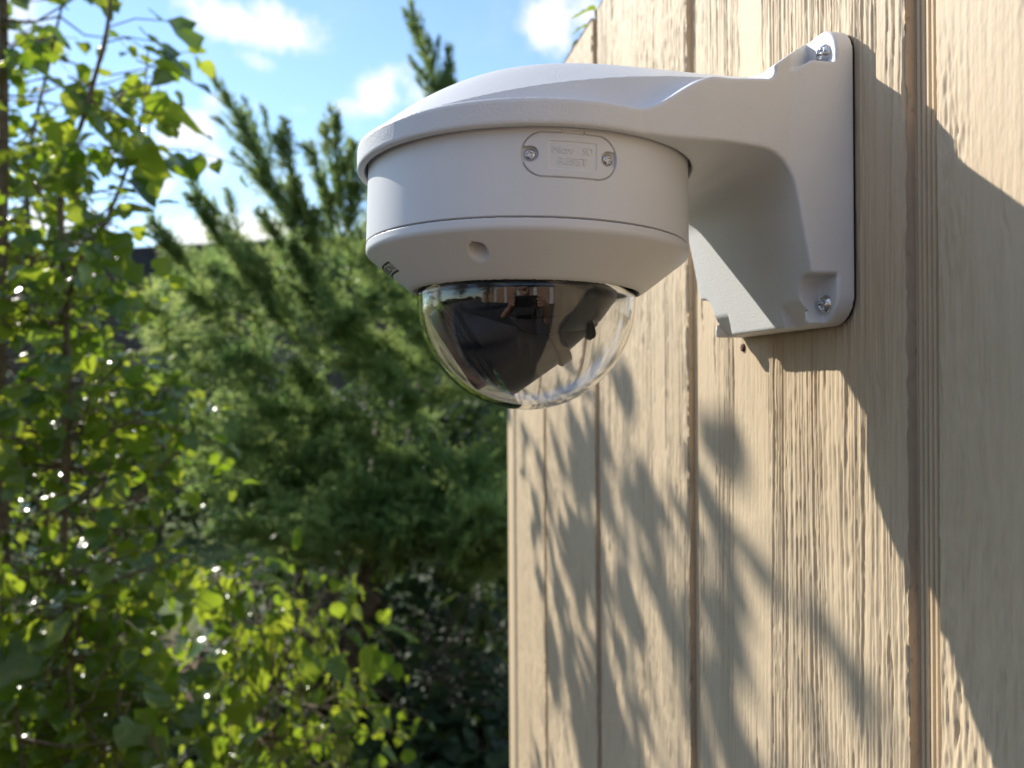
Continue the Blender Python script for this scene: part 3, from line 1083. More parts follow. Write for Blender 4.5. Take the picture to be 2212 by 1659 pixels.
barrel_obj('lens_glass', [(38.4, 0), (38.0, 5), (37.3, 9), (36.3, 13.2), (35, 13.2)], M['black_gloss'], lens, 72, 1.6)
# knurled ring at the back
gp = Geo()
n_k = 60
V, Q = [], []
for i in range(n_k * 2):
    t = math.pi * i / n_k
    rr_ = 25.4 if i % 2 else 24.5
    d = side * math.cos(t) + upv * math.sin(t)
    for a in (-15.0, -17.6):
        V.append(tuple(LC + aim * (a / 1000) + d * (rr_ / 1000)))
    V.append(tuple(LC + aim * (-18.2 / 1000) + d * (20 / 1000)))
    V.append(tuple(LC + aim * (-14.6 / 1000) + d * (20 / 1000)))
m_ = n_k * 2
for i in range(m_):
    j = (i + 1) % m_
    for a, b_ in ((0, 1), (1, 2), (3, 0)):
        Q.append((i * 4 + a, j * 4 + a, j * 4 + b_, i * 4 + b_))
gp.add(V, Q)
link('focus_ring', gp.mesh('focus_ring', False), M['black_plastic'], lens)
barrel_obj('rear_cap', [(-17, 22.0), (-21, 21.6), (-25, 18.0), (-27.5, 12.0), (-28.5, 0)], M['black_plastic'], lens)
# yoke cheeks that carry the module
for sgn in (-1, 1):
    prof2 = []
    g = Geo()
    n2 = 20
    ring_a, ring_b = [], []
    pts2 = [(math.cos(t) * 15, math.sin(t) * 15 - 2) for t in [math.pi + math.pi * k / n2 for k in range(n2 + 1)]] + [(15, 7.5), (-15, 7.5)]
    hx = Vector((aim.x, aim.y, 0)).normalized()
    for (a, b_) in pts2:
        base = Vector((0, 0, ZC / 1000 + DZ)) + hx * (a / 1000 - .004) + Vector((0, 0, b_ / 1000))
        ring_a.append(tuple(base + side * sgn * .0282)); ring_b.append(tuple(base + side * sgn * .0312))
    m2 = len(pts2)
    me = bpy.data.meshes.new('yoke')
    me.from_pydata(ring_a + ring_b, [], [list(range(m2)), list(range(m2, 2 * m2))[::-1]] + [[k, m2 + k, m2 + (k + 1) % m2, (k + 1) % m2] for k in range(m2)])
    link('yoke', me, M['black_plastic'], dome)

# ------------------------------------------------------------------ foliage
def leaf_template(kind):
    """(verts, quads): base at the origin, tip along +y, upper side +z"""
    if kind == 'oval':
        w = [.04, .30, .42, .44, .38, .26, .12, .0]
    elif kind == 'lobed':
        w = [.06, .36, .50, .34, .46, .40, .20, .0]
    elif kind == 'mitten':
        w = [.05, .34, .47, .42, .40, .33, .17, .0]
    else:                                          # long drooping leaf
        w = [.02, .13, .19, .205, .18, .14, .07, .0]
    n = len(w)
    V, Q = [], []
    for i in range(n):
        y = i / (n - 1)
        droop = -.22 * y * y + .02 * math.sin(7 * y)
        wl, wr = w[i], w[i]
        if kind == 'mitten':
            wl *= (.62 if i in (3, 4) else 1.15 if i == 2 else 1); wr *= 1.05
        yo = -.09 if (i == 1 and kind != 'long') else 0
        yl = y + yo + (.08 if (kind == 'lobed' and i in (2, 4)) else 0)
        V += [(-wl, yl, droop + .30 * wl + .05 * math.sin(9 * y)), (0, y, droop), (wr, yl, droop + .30 * wr - .04 * math.sin(8 * y + 1))]
    for i in range(n - 1):
        a = i * 3
        Q += [(a, a + 1, a + 4, a + 3), (a + 1, a + 2, a + 5, a + 4)]
    return np.array(V, np.float32), np.array(Q, np.int32)
LEAF = {k: leaf_template(k) for k in ('oval', 'lobed', 'mitten', 'long')}
LEAF_MESH = {}
def leaf_mesh(kind, mat):
    key = (kind, mat)
    if key not in LEAF_MESH:
        g = Geo(); V, Q = LEAF[kind]; g.add(V, Q)
        # petiole
        g.add(*tube([(0, -.45, .06), (0, -.2, .02), (0, .02, 0)], [.014, .014, .012], 4, False)[:2])
        LEAF_MESH[key] = g.mesh('leaf')
        LEAF_MESH[key].materials.append(M[mat])
    return LEAF_MESH[key]

def frame_of(tip, up):
    y = tip.normalized()
    z = up - y * up.dot(y)
    if z.length < 1e-4: z = Vector((1, 0, 0)) - y * y.x
    z.normalize()
    x = y.cross(z)
    return x, y, z

def rv(s=1.0):
    return Vector((random.gauss(0, s), random.gauss(0, s), random.gauss(0, s)))

class Plant:
    """stems, twigs and leaves of one woody plant"""
    def __init__(self, root):
        self.root = root; self.leaves = []; self.wood = Geo(); self.stems = []
    def stem(self, pts, r0, r1, n=8, sub=5):
        P = [Vector(p) for p in pts]
        # Catmull-Rom smoothing
        out = []
        for i in range(len(P) - 1):
            p0, p1, p2, p3 = P[max(i - 1, 0)], P[i], P[i + 1], P[min(i + 2, len(P) - 1)]
            for k in range(sub):
                t = k / sub
                out.append(.5 * ((2 * p1) + (p2 - p0) * t + (2 * p0 - 5 * p1 + 4 * p2 - p3) * t * t + (3 * p1 - p0 - 3 * p2 + p3) * t ** 3))
        out.append(P[-1])
        m = len(out)
        rad = [r0 + (r1 - r0) * i / (m - 1) for i in range(m)]
        V, Q, T = tube(out, rad, n)
        self.wood.add(V, Q, T)
        self.stems.append(out)
        return out
    def nearest(self, p, below=True):
        best, bd = None, 1e9
        for s in self.stems:
            for q in s:
                d = (q - p).length + (max(0, q.z - p.z) * 1.5 if below else 0)
                if d < bd: best, bd = q, d
        return best
    def leaf(self, pos, tip, up, size, kind):
        self.leaves.append((pos, tip, up, size, kind))
    def shoot(self, p, d, length, n, size, kinds, droop=.25, r=.0016, connect=True, upmix=.9, tipdown=.5):
        """leafy twig starting at p in direction d"""
        if connect:
            q = self.nearest(p)
            if q is not None and (q - p).length > .01:
                mid = (q + p) * .5 + Vector((0, 0, -.02)) + rv(.01)
                V, Q, T = tube([q, mid, p], [r * 1.6, r * 1.3, r], 5, False); self.wood.add(V, Q, T)
        pts = []
        for i in range(n + 1):
            t = i / n
            pts.append(p + d * (length * t) + Vector((0, 0, -droop * length * t * t)))
        V, Q, T = tube(pts, [r * (1 - .6 * i / n) for i in range(n + 1)], 5, False); self.wood.add(V, Q, T)
        for i in range(n + 1):
            a = random.random() * 6.28
            ax = (pts[min(i + 1, n)] - pts[max(i - 1, 0)]).normalized()
            o1 = ax.orthogonal().normalized(); o2 = ax.cross(o1)
            out = o1 * math.cos(a) + o2 * math.sin(a)
            sz = size * random.uniform(.55, 1.15) * (1 - .25 * i / n)
            tip = (out * .8 + ax * .5 + Vector((0, 0, -tipdown)) + rv(.25)).normalized()
            up = (Vector((0, 0, 1)) * upmix * 1.25 - fwd * .28 + out * .30 + rv(.36))
            self.leaf(pts[i] + tip * sz * .42, tip, up, sz, random.choice(kinds))
    def finish(self, wood_mat, leaf_mat_, keep=300, mass_name='foliage'):
        me = self.wood.mesh('branches'); 
        loc = self.root.location.copy()
        def shift(me):
            co = np.empty(len(me.vertices) * 3, np.float32); me.vertices.foreach_get('co', co)
            co = co.reshape(-1, 3) - np.array(loc, np.float32); me.vertices.foreach_set('co', co.ravel()); me.update()
        shift(me)
        link('branches', me, M[wood_mat], self.root)
        def show(l):
            v = l[0] - EYE; z = v.dot(fwd)
            if z < .1: return 0
            x, y = v.dot(rgt) / z, v.z / z
            if abs(x) > .72 or abs(y) > .55: return 0
            return l[3] / z
        order = sorted(range(len(self.leaves)), key=lambda i: -show(self.leaves[i]))
        mass = Geo()
        for rank, i in enumerate(order):
            pos, tip, up, size, kind = self.leaves[i]
            x, y, z = frame_of(tip, up)
            if rank < keep and show(self.leaves[i]) > 0:
                o = link('leaf', leaf_mesh(kind, leaf_mat_), None, self.root)
                m = Matrix(((x.x, y.x, z.x, 0), (x.y, y.y, z.y, 0), (x.z, y.z, z.z, 0), (0, 0, 0, 1))) @ Matrix.Scale(size, 4)
                m.translation = pos - loc
                o.matrix_local = m
            else:
                V, Q = LEAF[kind]
                B = np.array([list(x), list(y), list(z)], np.float32)
                mass.add(V @ B * size + np.array(pos - loc, np.float32), Q, None, random.random())
        if mass.n:
            link(mass_name, mass.mesh(mass_name, True, True), M[leaf_mat_], self.root, kind='stuff')

def interp(x, xs, ys):
    return float(np.interp(x, xs, ys))

# --- mulberry sapling at the left
base = at(60, 1659, 1.62); base.z = GROUND
mul = thing('mulberry_sapling', 'leafy mulberry sapling with lobed backlit leaves, in front of the juniper', 'tree', base)
pl = Plant(mul)
b = Vector(base)
pl.stem([b, at(20, 1500, 1.6), at(2, 900, 1.55), at(8, 300, 1.5), at(6, -60, 1.5)], .013, .008)
pl.stem([b + Vector((.05, .02, 0)), at(120, 1500, 1.5), at(150, 900, 1.45), at(132, 430, 1.42), at(182, 250, 1.4), at(232, 60, 1.38), at(240, -60, 1.36)], .008, .0026)
pl.stem([b + Vector((.09, -.02, 0)), at(140, 1100, 1.42), at(150, 640, 1.40), at(233, 469, 1.38), at(287, 327, 1.36), at(312, 225, 1.35)], .006, .0018)
pl.stem([b + Vector((.1, .1, 0)), at(230, 1400, 1.7), at(260, 1150, 1.75), at(360, 1000, 1.75), at(430, 960, 1.7)], .007, .0018)
pl.stem([b + Vector((-.05, .15, 0)), at(100, 1200, 1.8), at(90, 800, 1.8), at(60, 400, 1.75), at(110, 120, 1.7), at(150, -50, 1.7)], .008, .002)
YS = [-260, 0, 250, 420, 520, 620, 800, 950, 1100, 1250, 1400, 1659]
XR = [330, 330, 330, 310, 215, 215, 300, 380, 450, 340, 260, 300]
for i in range(520):
    py = random.uniform(-260, 1720)
    xr = interp(py, YS, XR)
    dens = interp(py, [-260, 0, 200, 400, 700, 1659], [.20, .26, .34, .8, 1, 1])
    if random.random() > dens: continue
    px = xr - (xr + 90) * random.random() ** 1.15
    z = random.uniform(1.28, 1.95)
    p = at(px, py, z)
    if p.z > -1.2 * p.x - .05 or p.x > -.35: continue
    d = (rgt * random.uniform(-.5, 1.0) + fwd * random.uniform(-.8, .5) + Vector((0, 0, random.uniform(-.2, .7)))).normalized()
    pl.shoot(p, d, random.uniform(.09, .20), random.randint(3, 6), random.uniform(.048, .076) * interp(py, [300, 700], [1, .80]), ['oval', 'lobed', 'mitten', 'oval'], .35)
# leaves that stand out against the sky
for (px, py, z, dx, dz, sz) in [(345, 150, 1.33, 1, -.25, .095), (345, 250, 1.33, 1, -.25, .10), (330, 255, 1.35, .6, .5, .06), (355, 45, 1.35, .8, -.5, .085), (330, 90, 1.36, .7, -.6, .08),
                                (320, 110, 1.34, .8, -.4, .07), (265, 330, 1.33, .9, -.3, .10), (270, 390, 1.36, .8, -.5, .07), (60, 150, 1.5, .8, -.2, .07), (90, 60, 1.5, .6, -.3, .06), (225, 545, 1.35, .8, -.5, .085)]:
    d = (rgt * dx + Vector((0, 0, dz)) + fwd * random.uniform(-.3, .3)).normalized()
    p = at(px, py, z)
    q = pl.nearest(p)
    V, Q, T = tube([q, (q + p) * .5 + Vector((0, 0, .01)), p], [.0015, .0012, .001], 5, False); pl.wood.add(V, Q, T)
    pl.leaf(p, d, Vector((0, 0, 1)) + rv(.3) - fwd * .2, sz, random.choice(['mitten', 'lobed', 'oval']))
pl.finish('twig', 'mulberry')

def copy_plant(src, loc, turn, scale, label):
    r = src.copy(); C.objects.link(r)
    r.location = loc; r.rotation_euler = (0, 0, turn); r.scale = (scale,) * 3; r['label'] = label
    for ch in src.children:
        c = ch.copy(); C.objects.link(c); c.parent = r
    return r
mul['group'] = 'saplings along the planting bed'
copy_plant(mul, (-1.75, 1.75, GROUND), 1.9, .95, 'second leafy sapling, added out of view beside the first and away from the wall')  # unseen sapling copies, added so the dome reflects dark green
copy_plant(mul, (-2.7, 1.45, GROUND), 3.7, .9, 'third leafy sapling, added out of view farthest from the wall')

# --- drooping long-leaved shrub, bottom middle
base = at(520, 1659, 2.0); base.z = GROUND
shr = thing('drooping_shrub', 'bright yellow-green shrub with long drooping leaves, low between sapling and juniper', 'shrub', base)
pl = Plant(shr); b = Vector(base)
for (x1, y1, z1) in [(470, 1240, 1.9), (540, 1200, 2.0), (640, 1240, 2.05), (430, 1400, 1.8), (700, 1330, 2.1), (590, 1480, 1.8)]:
    pl.stem([b + rv(.05) * 1.0, b.lerp(at(x1, y1, z1), .5) + rv(.04), at(x1, y1, z1)], .006, .0018)
for s in pl.stems:
    s[0].z = GROUND
for i in range(140):
    px, py = random.triangular(400, 850, 540), random.uniform(1205, 1720)
    if random.random() < .35 and px > 600: py = random.uniform(1480, 1720)
    z = random.uniform(1.7, 2.25)
    p = at(px, py, z)
    d = (rgt * random.uniform(-.8, .8) + fwd * random.uniform(-.7, .5) + Vector((0, 0, random.uniform(-.5, .3)))).normalized()
    pl.shoot(p, d, random.uniform(.10, .2), random.randint(3, 6), random.uniform(.05, .09), ['long', 'long', 'oval'], .6, tipdown=.8, upmix=.7)
pl.finish('twig', 'shrub_leaf')

# --- low broad-leaved plants along the bottom left
base = at(180, 1659, 1.45); base.z = GROUND
low = thing('broadleaf_bush', 'low dark green broad-leaved bush at the foot of the sapling', 'bush', base)
pl = Plant(low); b = Vector(base)
for (x1, y1, z1) in [(60, 1300, 1.4), (150, 1420, 1.35), (260, 1450, 1.45), (330, 1520, 1.5), (30, 1500, 1.3)]:
    pl.stem([b + Vector((random.uniform(-.05, .05), random.uniform(-.05, .05), 0)), b.lerp(at(x1, y1, z1), .5) + rv(.03), at(x1, y1, z1)], .006, .002)
for i in range(62):
    px, py = random.uniform(-60, 400), random.uniform(1290, 1720)
    if 250 < px < 430 and py < 1480: continue
    p = at(px, py, random.uniform(1.25, 1.6))
    d = (rgt * random.uniform(-.8, .8) + fwd * random.uniform(-.8, .3) + Vector((0, 0, random.uniform(0, .7)))).normalized()
    pl.shoot(p, d, random.uniform(.08, .16), random.randint(3, 5), random.uniform(.06, .10), ['oval', 'lobed', 'long'], .3)
pl.finish('twig', 'mulberry')

# --- dark shrub in the shade at the far end of the wall
base = at(860, 1400, 3.5); base.z = GROUND
dk = thing('shade_shrub', 'dark shaded shrub beside the far end of the siding wall', 'shrub', base)
pl = Plant(dk); b = Vector(base)
for (x1, y1, z1) in [(720, 1300, 3.5), (820, 1250, 3.6), (920, 1300, 3.5), (1020, 1300, 3.4), (780, 1400, 3.2), (960, 1400, 3.1)]:
    pl.stem([b + Vector((random.uniform(-.08, .08), random.uniform(-.08, .08), 0)), b.lerp(at(x1, y1, z1), .5) + rv(.04), at(x1, y1, z1)], .011, .003)
for i in range(330):
    px, py = random.uniform(600, 1130), random.uniform(1160, 1560)
    p = at(px, py, random.uniform(3.1, 4.3))
    if p.x > -.06 and p.y < 1.15: continue
    d = (rgt * random.uniform(-.8, .8) + fwd * random.uniform(-.7, .5) + Vector((0, 0, random.uniform(-.3, .6)))).normalized()
    pl.shoot(p, d, random.uniform(.12, .25), random.randint(4, 7), random.uniform(.06, .10), ['long', 'oval'], .4)
pl.finish('bark', 'shaded_leaf')

# --- leaves peeping over the wall top
base = at(1290, 60, 1.25); base.x = max(base.x, .12); base.z = GROUND
vine = thing('climbing_vine', 'vine behind the siding wall with leaves peeping over its top edge', 'vine', base)
pl = Plant(vine); b = Vector(base)
tops = [at(1262, 82, .86), at(1268, 58, .90), at(1287, 22, .80)]
for t_ in tops: t_.x = max(t_.x, .015)
pl.stem([b, b.lerp(tops[0], .6) + Vector((.05, 0, 0)), tops[0]], .005, .0015)
pl.stem([b + Vector((.01, .01, 0)), b.lerp(tops[2], .6) + Vector((.04, 0, 0)), tops[2]], .005, .0015)
for t_, sz, dx, dz in ((tops[0], .022, -.9, -.6), (tops[1], .02, -.7, -.2), (tops[2], .026, -.8, -.1), (tops[2] + Vector((.03, .02, -.05)), .04, .2, -.3)):
    pl.leaf(t_, (rgt * dx + Vector((0, 0, dz))).normalized(), Vector((-.3, -.3, 1)), sz, 'oval')
pl.finish('twig', 'mulberry')

# --- undergrowth that closes the ground under the shrubs
ur = np.random.default_rng(21)
g = Geo()
VV, TT = [], []
V_l, Q_l = LEAF['oval']
cnt = 0
while cnt < 5200:
    px, Zd = ur.uniform(-150, 1150), ur.uniform(2.0, 5.2)
    p = EYE + rgt * ((px - 1106) / 1661 * Zd) + fwd * Zd
    if p.x > -.05 and p.y < 1.2: continue
    py_ = 829 + 1661 * 1.3 / Zd
    if 325 < px < 440 and Zd > 3.3: continue
    z = GROUND + .02 + ur.random() ** 1.5 * (.14 if px > 640 else .40 if px > 480 else .34)
    tip = Vector((ur.normal(), ur.normal(), ur.uniform(-.5, .3))); up = Vector((ur.normal() * .4, ur.normal() * .4, 1))
    x, y, zz_ = frame_of(tip, up)
    g.add(V_l @ np.array([list(x), list(y), list(zz_)], np.float32) * ur.uniform(.05, .11) + np.array([p.x, p.y, z], np.float32), Q_l, None, ur.random())
    cnt += 1
link('undergrowth', g.mesh('undergrowth', True, True), M['shaded_leaf'], kind='stuff')

# --- juniper
def make_bough(p0, p1, sag, nspray, spread, rng, curve=0.0, taper=.80, M_=15):
    """one feathery bough: stem and needle sprays, unit length"""
    g = Geo()
    n = 9
    pts = []
    d = p1 - p0; L = d.length
    for i in range(n + 1):
        t = i / n
        pts.append(p0 + d * t + Vector((curve * math.sin(math.pi * t), curve * .5 * math.sin(2.2 * t), 0)))
    V, Q, T = tube(pts, [.013 * (1 - .85 * i / n) for i in range(n + 1)], 5, False)
    g.add(V, Q, T, .1)
    N_ = nspray
    t = rng.random(N_) ** .8
    idx = np.clip((t * n).astype(int), 0, n - 1)
    PT = np.array([list(p) for p in pts])
    fr = (t * n - idx)[:, None]
    base_ = PT[idx] * (1 - fr) + PT[idx + 1] * fr
    ax = PT[idx + 1] - PT[idx]; ax /= np.linalg.norm(ax, axis=1, keepdims=True)
    rnd = rng.normal(size=(N_, 3)); rnd -= (rnd * ax).sum(1, keepdims=True) * ax
    rnd /= np.linalg.norm(rnd, axis=1, keepdims=True)
    k = (.5 + .8 * rng.random(N_))[:, None]
    sd = ax * .8 + rnd * .68 * k; sd /= np.linalg.norm(sd, axis=1, keepdims=True)
    slen = spread * (1.08 - taper * t) * (.35 + .85 * rng.random(N_)) + .05
    j = rng.random((N_, M_))
    bend = rng.normal(size=(N_, 1, 3)) * .10
    npos = base_[:, None, :] + sd[:, None, :] * (j * slen[:, None])[..., None] + bend * ((j ** 2) * slen[:, None])[..., None]
    r2 = rng.normal(size=(N_, M_, 3))
    nd = sd[:, None, :] * .85 + r2 * .40
    nd /= np.linalg.norm(nd, axis=2, keepdims=True)
    ln = (.034 + .040 * rng.random((N_, M_)))[..., None]
    wd = np.cross(nd, rng.normal(size=(N_, M_, 3))); wd /= np.linalg.norm(wd, axis=2, keepdims=True)
    w = (.0042 + .0046 * rng.random((N_, M_)))[..., None]
    VV = np.stack([npos - wd * w, npos + wd * w, npos + nd * ln], 2).reshape(-1, 3)
    g.v.append(VV.astype(np.float32)); g.t.append(np.arange(len(VV), dtype=np.int32).reshape(-1, 3) + g.n); g.n += len(VV)
    tint = np.repeat(np.clip(rng.random(N_) * .4 + .3 * t, 0, .99), M_ * 3)
    g.tint.append(tint.astype(np.float32))
    return g

base = at(700, 1200, 3.3); base.z = GROUND
jun = thing('juniper', 'large feathery green juniper spreading behind the dome camera', 'juniper shrub', base)
jr = np.random.default_rng(5)
heart = [at(760, 1180, 3.4), at(640, 1120, 3.2), at(900, 1100, 3.5), at(820, 900, 3.6)]
g = Geo()
for hpt in heart + [at(955, 600, 3.8)]:
    V, Q, T = tube([Vector(base), Vector(base).lerp(hpt, .5) + rv(.05), hpt], [.045, .035, .02], 8); g.add(V, Q, T)
g.v = [v - np.array(base, np.float32) for v in g.v]
link('trunk', g.mesh('trunk'), M['bark'], jun)
BOUGH = {'plume': [], 'spray': []}
for k in range(5):
    BOUGH['plume'].append(make_bough(Vector((0, 0, 0)), Vector((0, 0, 1)), 0, 58, .30, jr, jr.uniform(-.12, .12), .92, 34).mesh('bough', False, True))
for k in range(16):
    BOUGH['spray'].append(make_bough(Vector((0, 0, 0)), Vector((0, 0, 1)), 0, 84, .42, jr, jr.uniform(-.16, .16), .80, 30).mesh('bough', False, True))
for ms in BOUGH.values():
    for me in ms: me.materials.append(M['juniper'])
boughs = []
# plumes that rise against the sky: tip, root, depths, fullness
for (x1, y1, x0, y0, z1, z0, sp) in [
        (455, 165, 640, 480, 3.0, 3.2, .8), (520, 260, 660, 560, 3.05, 3.2, 1.0), (600, 300, 700, 560, 3.1, 3.2, 1.1), (885, 22, 975, 300, 4.0, 3.9, .9), (965, 110, 1000, 330, 3.9, 3.9, .9), (925, 90, 985, 320, 3.9, 3.9, .9),
        (978, 290, 955, 600, 3.9, 3.8, 1.3), (1005, 330, 975, 640, 3.9, 3.8, 1.3), (950, 480, 920, 800, 3.8, 3.6, 1.5), (985, 560, 930, 860, 3.75, 3.6, 1.5),
        (712, 245, 735, 520, 3.1, 3.3, 1.1), (760, 320, 755, 620, 3.2, 3.3, 1.2), (680, 330, 730, 600, 3.1, 3.3, 1.1), (640, 400, 710, 660, 3.1, 3.3, 1.2),
        (410, 385, 530, 600, 2.9, 3.2, 1.0), (335, 470, 460, 660, 2.8, 3.0, 1.2), (450, 430, 610, 660, 3.0, 3.2, 1.1), (570, 470, 690, 700, 3.1, 3.2, 1.3),
        (820, 400, 800, 680, 3.3, 3.4, 1.3), (500, 520, 640, 740, 2.8, 3.0, 1.3), (640, 520, 720, 740, 2.9, 3.1, 1.4)]:
    p0, p1 = at(x0, y0, z0), at(x1, y1, z1)
    boughs.append((p0, p1, sp * .62, 'plume'))
    for k in range(5):
        t = jr.uniform(.05, .78)
        q = p0.lerp(p1, t)
        dd = ((p1 - p0).normalized() + Vector(rgt) * jr.uniform(-.55, .55) + Vector(fwd) * jr.uniform(-.5, .3) + Vector((0, 0, jr.uniform(-.15, .25)))).normalized()
        boughs.append((q, q + dd * (p1 - p0).length * jr.uniform(.26, .5) * (1.15 - .5 * t), sp * .72, 'plume'))
for k in range(26):
    px = jr.uniform(600, 1110); py = jr.uniform(1090, 1190)
    tip = at(px, py, jr.uniform(2.55, 2.95))
    d = (Vector(rgt) * jr.uniform(-.7, .5) + Vector((0, 0, 1)) * jr.uniform(-.25, .12) - Vector(fwd)).normalized()
    boughs.append((tip - d * jr.uniform(.35, .6), tip, jr.uniform(1.0, 1.3), 'spray'))
while len(boughs) < 299:
    px = jr.uniform(240, 1130); py = jr.uniform(540, 1210)
    lowx = np.interp(py, [540, 620, 700, 900, 1100, 1290], [390, 320, 270, 330, 440, 560])
    if px < lowx: continue
    step = (py + 42 * math.sin(px * .0125) + 26 * math.sin(px * .031 + 1.3) - .16 * (px - 700) - 520) / 158.0
    fr_ = step - math.floor(step)
    z = 3.55 - .78 * fr_ + jr.uniform(-.10, .12) + (.25 if py < 640 else 0)
    tip = at(px, py, z)
    d = (Vector(rgt) * jr.uniform(-.9, .45) + Vector((0, 0, 1)) * jr.uniform(-.02, .42) - Vector(fwd) * jr.uniform(.2, 1.0)).normalized()
    L = jr.uniform(.26, .46)
    boughs.append((tip - d * L, tip, jr.uniform(.95, 1.35), 'spray'))
for (p0, p1, full, kind) in boughs:
    ms = BOUGH[kind]
    o = link('bough', ms[int(jr.integers(len(ms)))], None, jun)
    y = (p1 - p0); L = y.length
    q = y.to_track_quat('Z', 'Y') @ Vector((0, 0, 1)).rotation_difference(Vector((0, 0, 1)))
    m = q.to_matrix().to_4x4() @ Matrix.Rotation(jr.uniform(0, 6.28), 4, 'Z') @ Matrix.Diagonal((full * max(L, .32), full * max(L, .32), L, 1))
    m.translation = p0 - base
    o.matrix_local = m

# --- hedge across the open ground behind
base = at(250, 1186, 7.6); base.z = GROUND
hed = thing('hedge', 'dark clipped hedge across the ground behind the sapling and juniper', 'hedge', base)
hr = np.random.default_rng(8)
n_l = 26000
hx_ = hr.uniform(-5.5, 4.2, n_l); hy_ = hr.normal(0, .38, n_l)
top_ = 1.55 + .18 * np.sin(hx_ * 1.7) + .1 * np.sin(hx_ * 5.3 + 1)
hz_ = top_ * hr.random(n_l) ** .75
P_ = np.stack([hx_, hy_, hz_], 1)
u_ = hr.normal(size=(n_l, 3)); u_ /= np.linalg.norm(u_, axis=1, keepdims=True)
v_ = np.cross(u_, hr.normal(size=(n_l, 3))); v_ /= np.linalg.norm(v_, axis=1, keepdims=True)
VV = np.stack([P_ - u_ * .05, P_ + v_ * .028, P_ + u_ * .05, P_ - v_ * .028], 1).reshape(-1, 3)
g = Geo(); g.v.append(VV.astype(np.float32)); g.q.append(np.arange(len(VV), dtype=np.int32).reshape(-1, 4)); g.n = len(VV); g.tint.append(np.repeat(hr.random(n_l), 4).astype(np.float32))
link('foliage', g.mesh('foliage', False, True), M['shaded_leaf'], hed, kind='stuff')
g = Geo()
for k in range(14):
    x0 = -5.2 + k * .7
    g = Geo(); g.add(*tube([(x0, 0, 0), (x0 + hr.uniform(-.1, .1), hr.uniform(-.1, .1), .6), (x0 + hr.uniform(-.2, .2), 0, 1.2)], [.03, .02, .01], 6))
    link('stem', g.mesh('stem'), M['bark'], hed)

# ------------------------------------------------------------------ beyond the shrubs
M['dark_roof'] = speckled('dark_roof', (.012, .013, .017), (.024, .025, .03), 3, .85)
M['dark_wall'] = speckled('dark_brown_wall', (.05, .04, .035), (.08, .065, .055), 4, .9)
bp = at(380, 829, 15); bp.z = GROUND
bld = thing('flat_roofed_building', 'low building with a black roof edge, glimpsed behind the sapling leaves', 'building', bp)
bld.rotation_euler = (0, 0, math.radians(-24))
TOPZ = (829 - 532) / 1661 * 15 - GROUND
g = Geo(); g.add(*box(-7, 9, 0, 7, 0, TOPZ - .75)); link('wall', g.mesh('wall', False), M['dark_wall'], bld)
g = Geo(); g.add(*box(-7.4, 9.4, -.4, 7.4, TOPZ - .75, TOPZ)); link('roof', bevelled(g.mesh('roof', False), .03, 1), M['dark_roof'], bld)
M['pane'] = simple('window_pane', (.03, .035, .04), .05)
M['trim'] = simple('dark_trim', (.06, .055, .05), .5)
for k in range(4):
    g = Geo(); g.add(*box(-5.5 + 3.6 * k, -4.1 + 3.6 * k, -.04, -.003, .9, 2.2))
    w_ = link('window', g.mesh('window', False), M['trim'], bld)
    g = Geo(); g.add(*box(-5.42 + 3.6 * k, -4.18 + 3.6 * k, -.046, -.042, .98, 2.12)); link('pane', g.mesh('pane', False), M['pane'], w_)

# row of garages across the parking lot, behind the photographer
gp_ = thing('garage_row', 'long white garage building with tan doors across the parking lot', 'building', (-2, -11, GROUND))
M['white_wall'] = speckled('white_wall', (.62, .62, .60), (.70, .70, .68), 2, .8)
M['tan_door'] = speckled('tan_door', (.36, .20, .11), (.42, .25, .14), 3, .6)
g = Geo(); g.add(*box(-16, 12, -7, 0, 0, 4.0)); link('wall', g.mesh('wall', False), M['white_wall'], gp_)
g = Geo()
g.add([(-16.5, .5, 4.0), (12.5, .5, 4.0), (12.5, -3.5, 6.2), (-16.5, -3.5, 6.2), (-16.5, -7.5, 4.0), (12.5, -7.5, 4.0)], [(0, 1, 2, 3), (3, 2, 5, 4), (0, 4, 5, 1)], [(0, 3, 4), (1, 5, 2)])
link('roof', g.mesh('roof', False), M['dark_roof'], gp_)
for k in range(8):
    x = -15.2 + k * 3.35
    g = Geo(); g.add(*box(x, x + 2.6, .003, .06, .0, 3.2)); d_ = link('garage_door', g.mesh('garage_door', False), M['tan_door'], gp_)
    for j in range(3):
        g = Geo(); g.add(*box(x, x + 2.6, .063, .075, .8 + j * .8, .83 + j * .8)); link('panel_rail', g.mesh('panel_rail', False), M['white_wall'], d_)
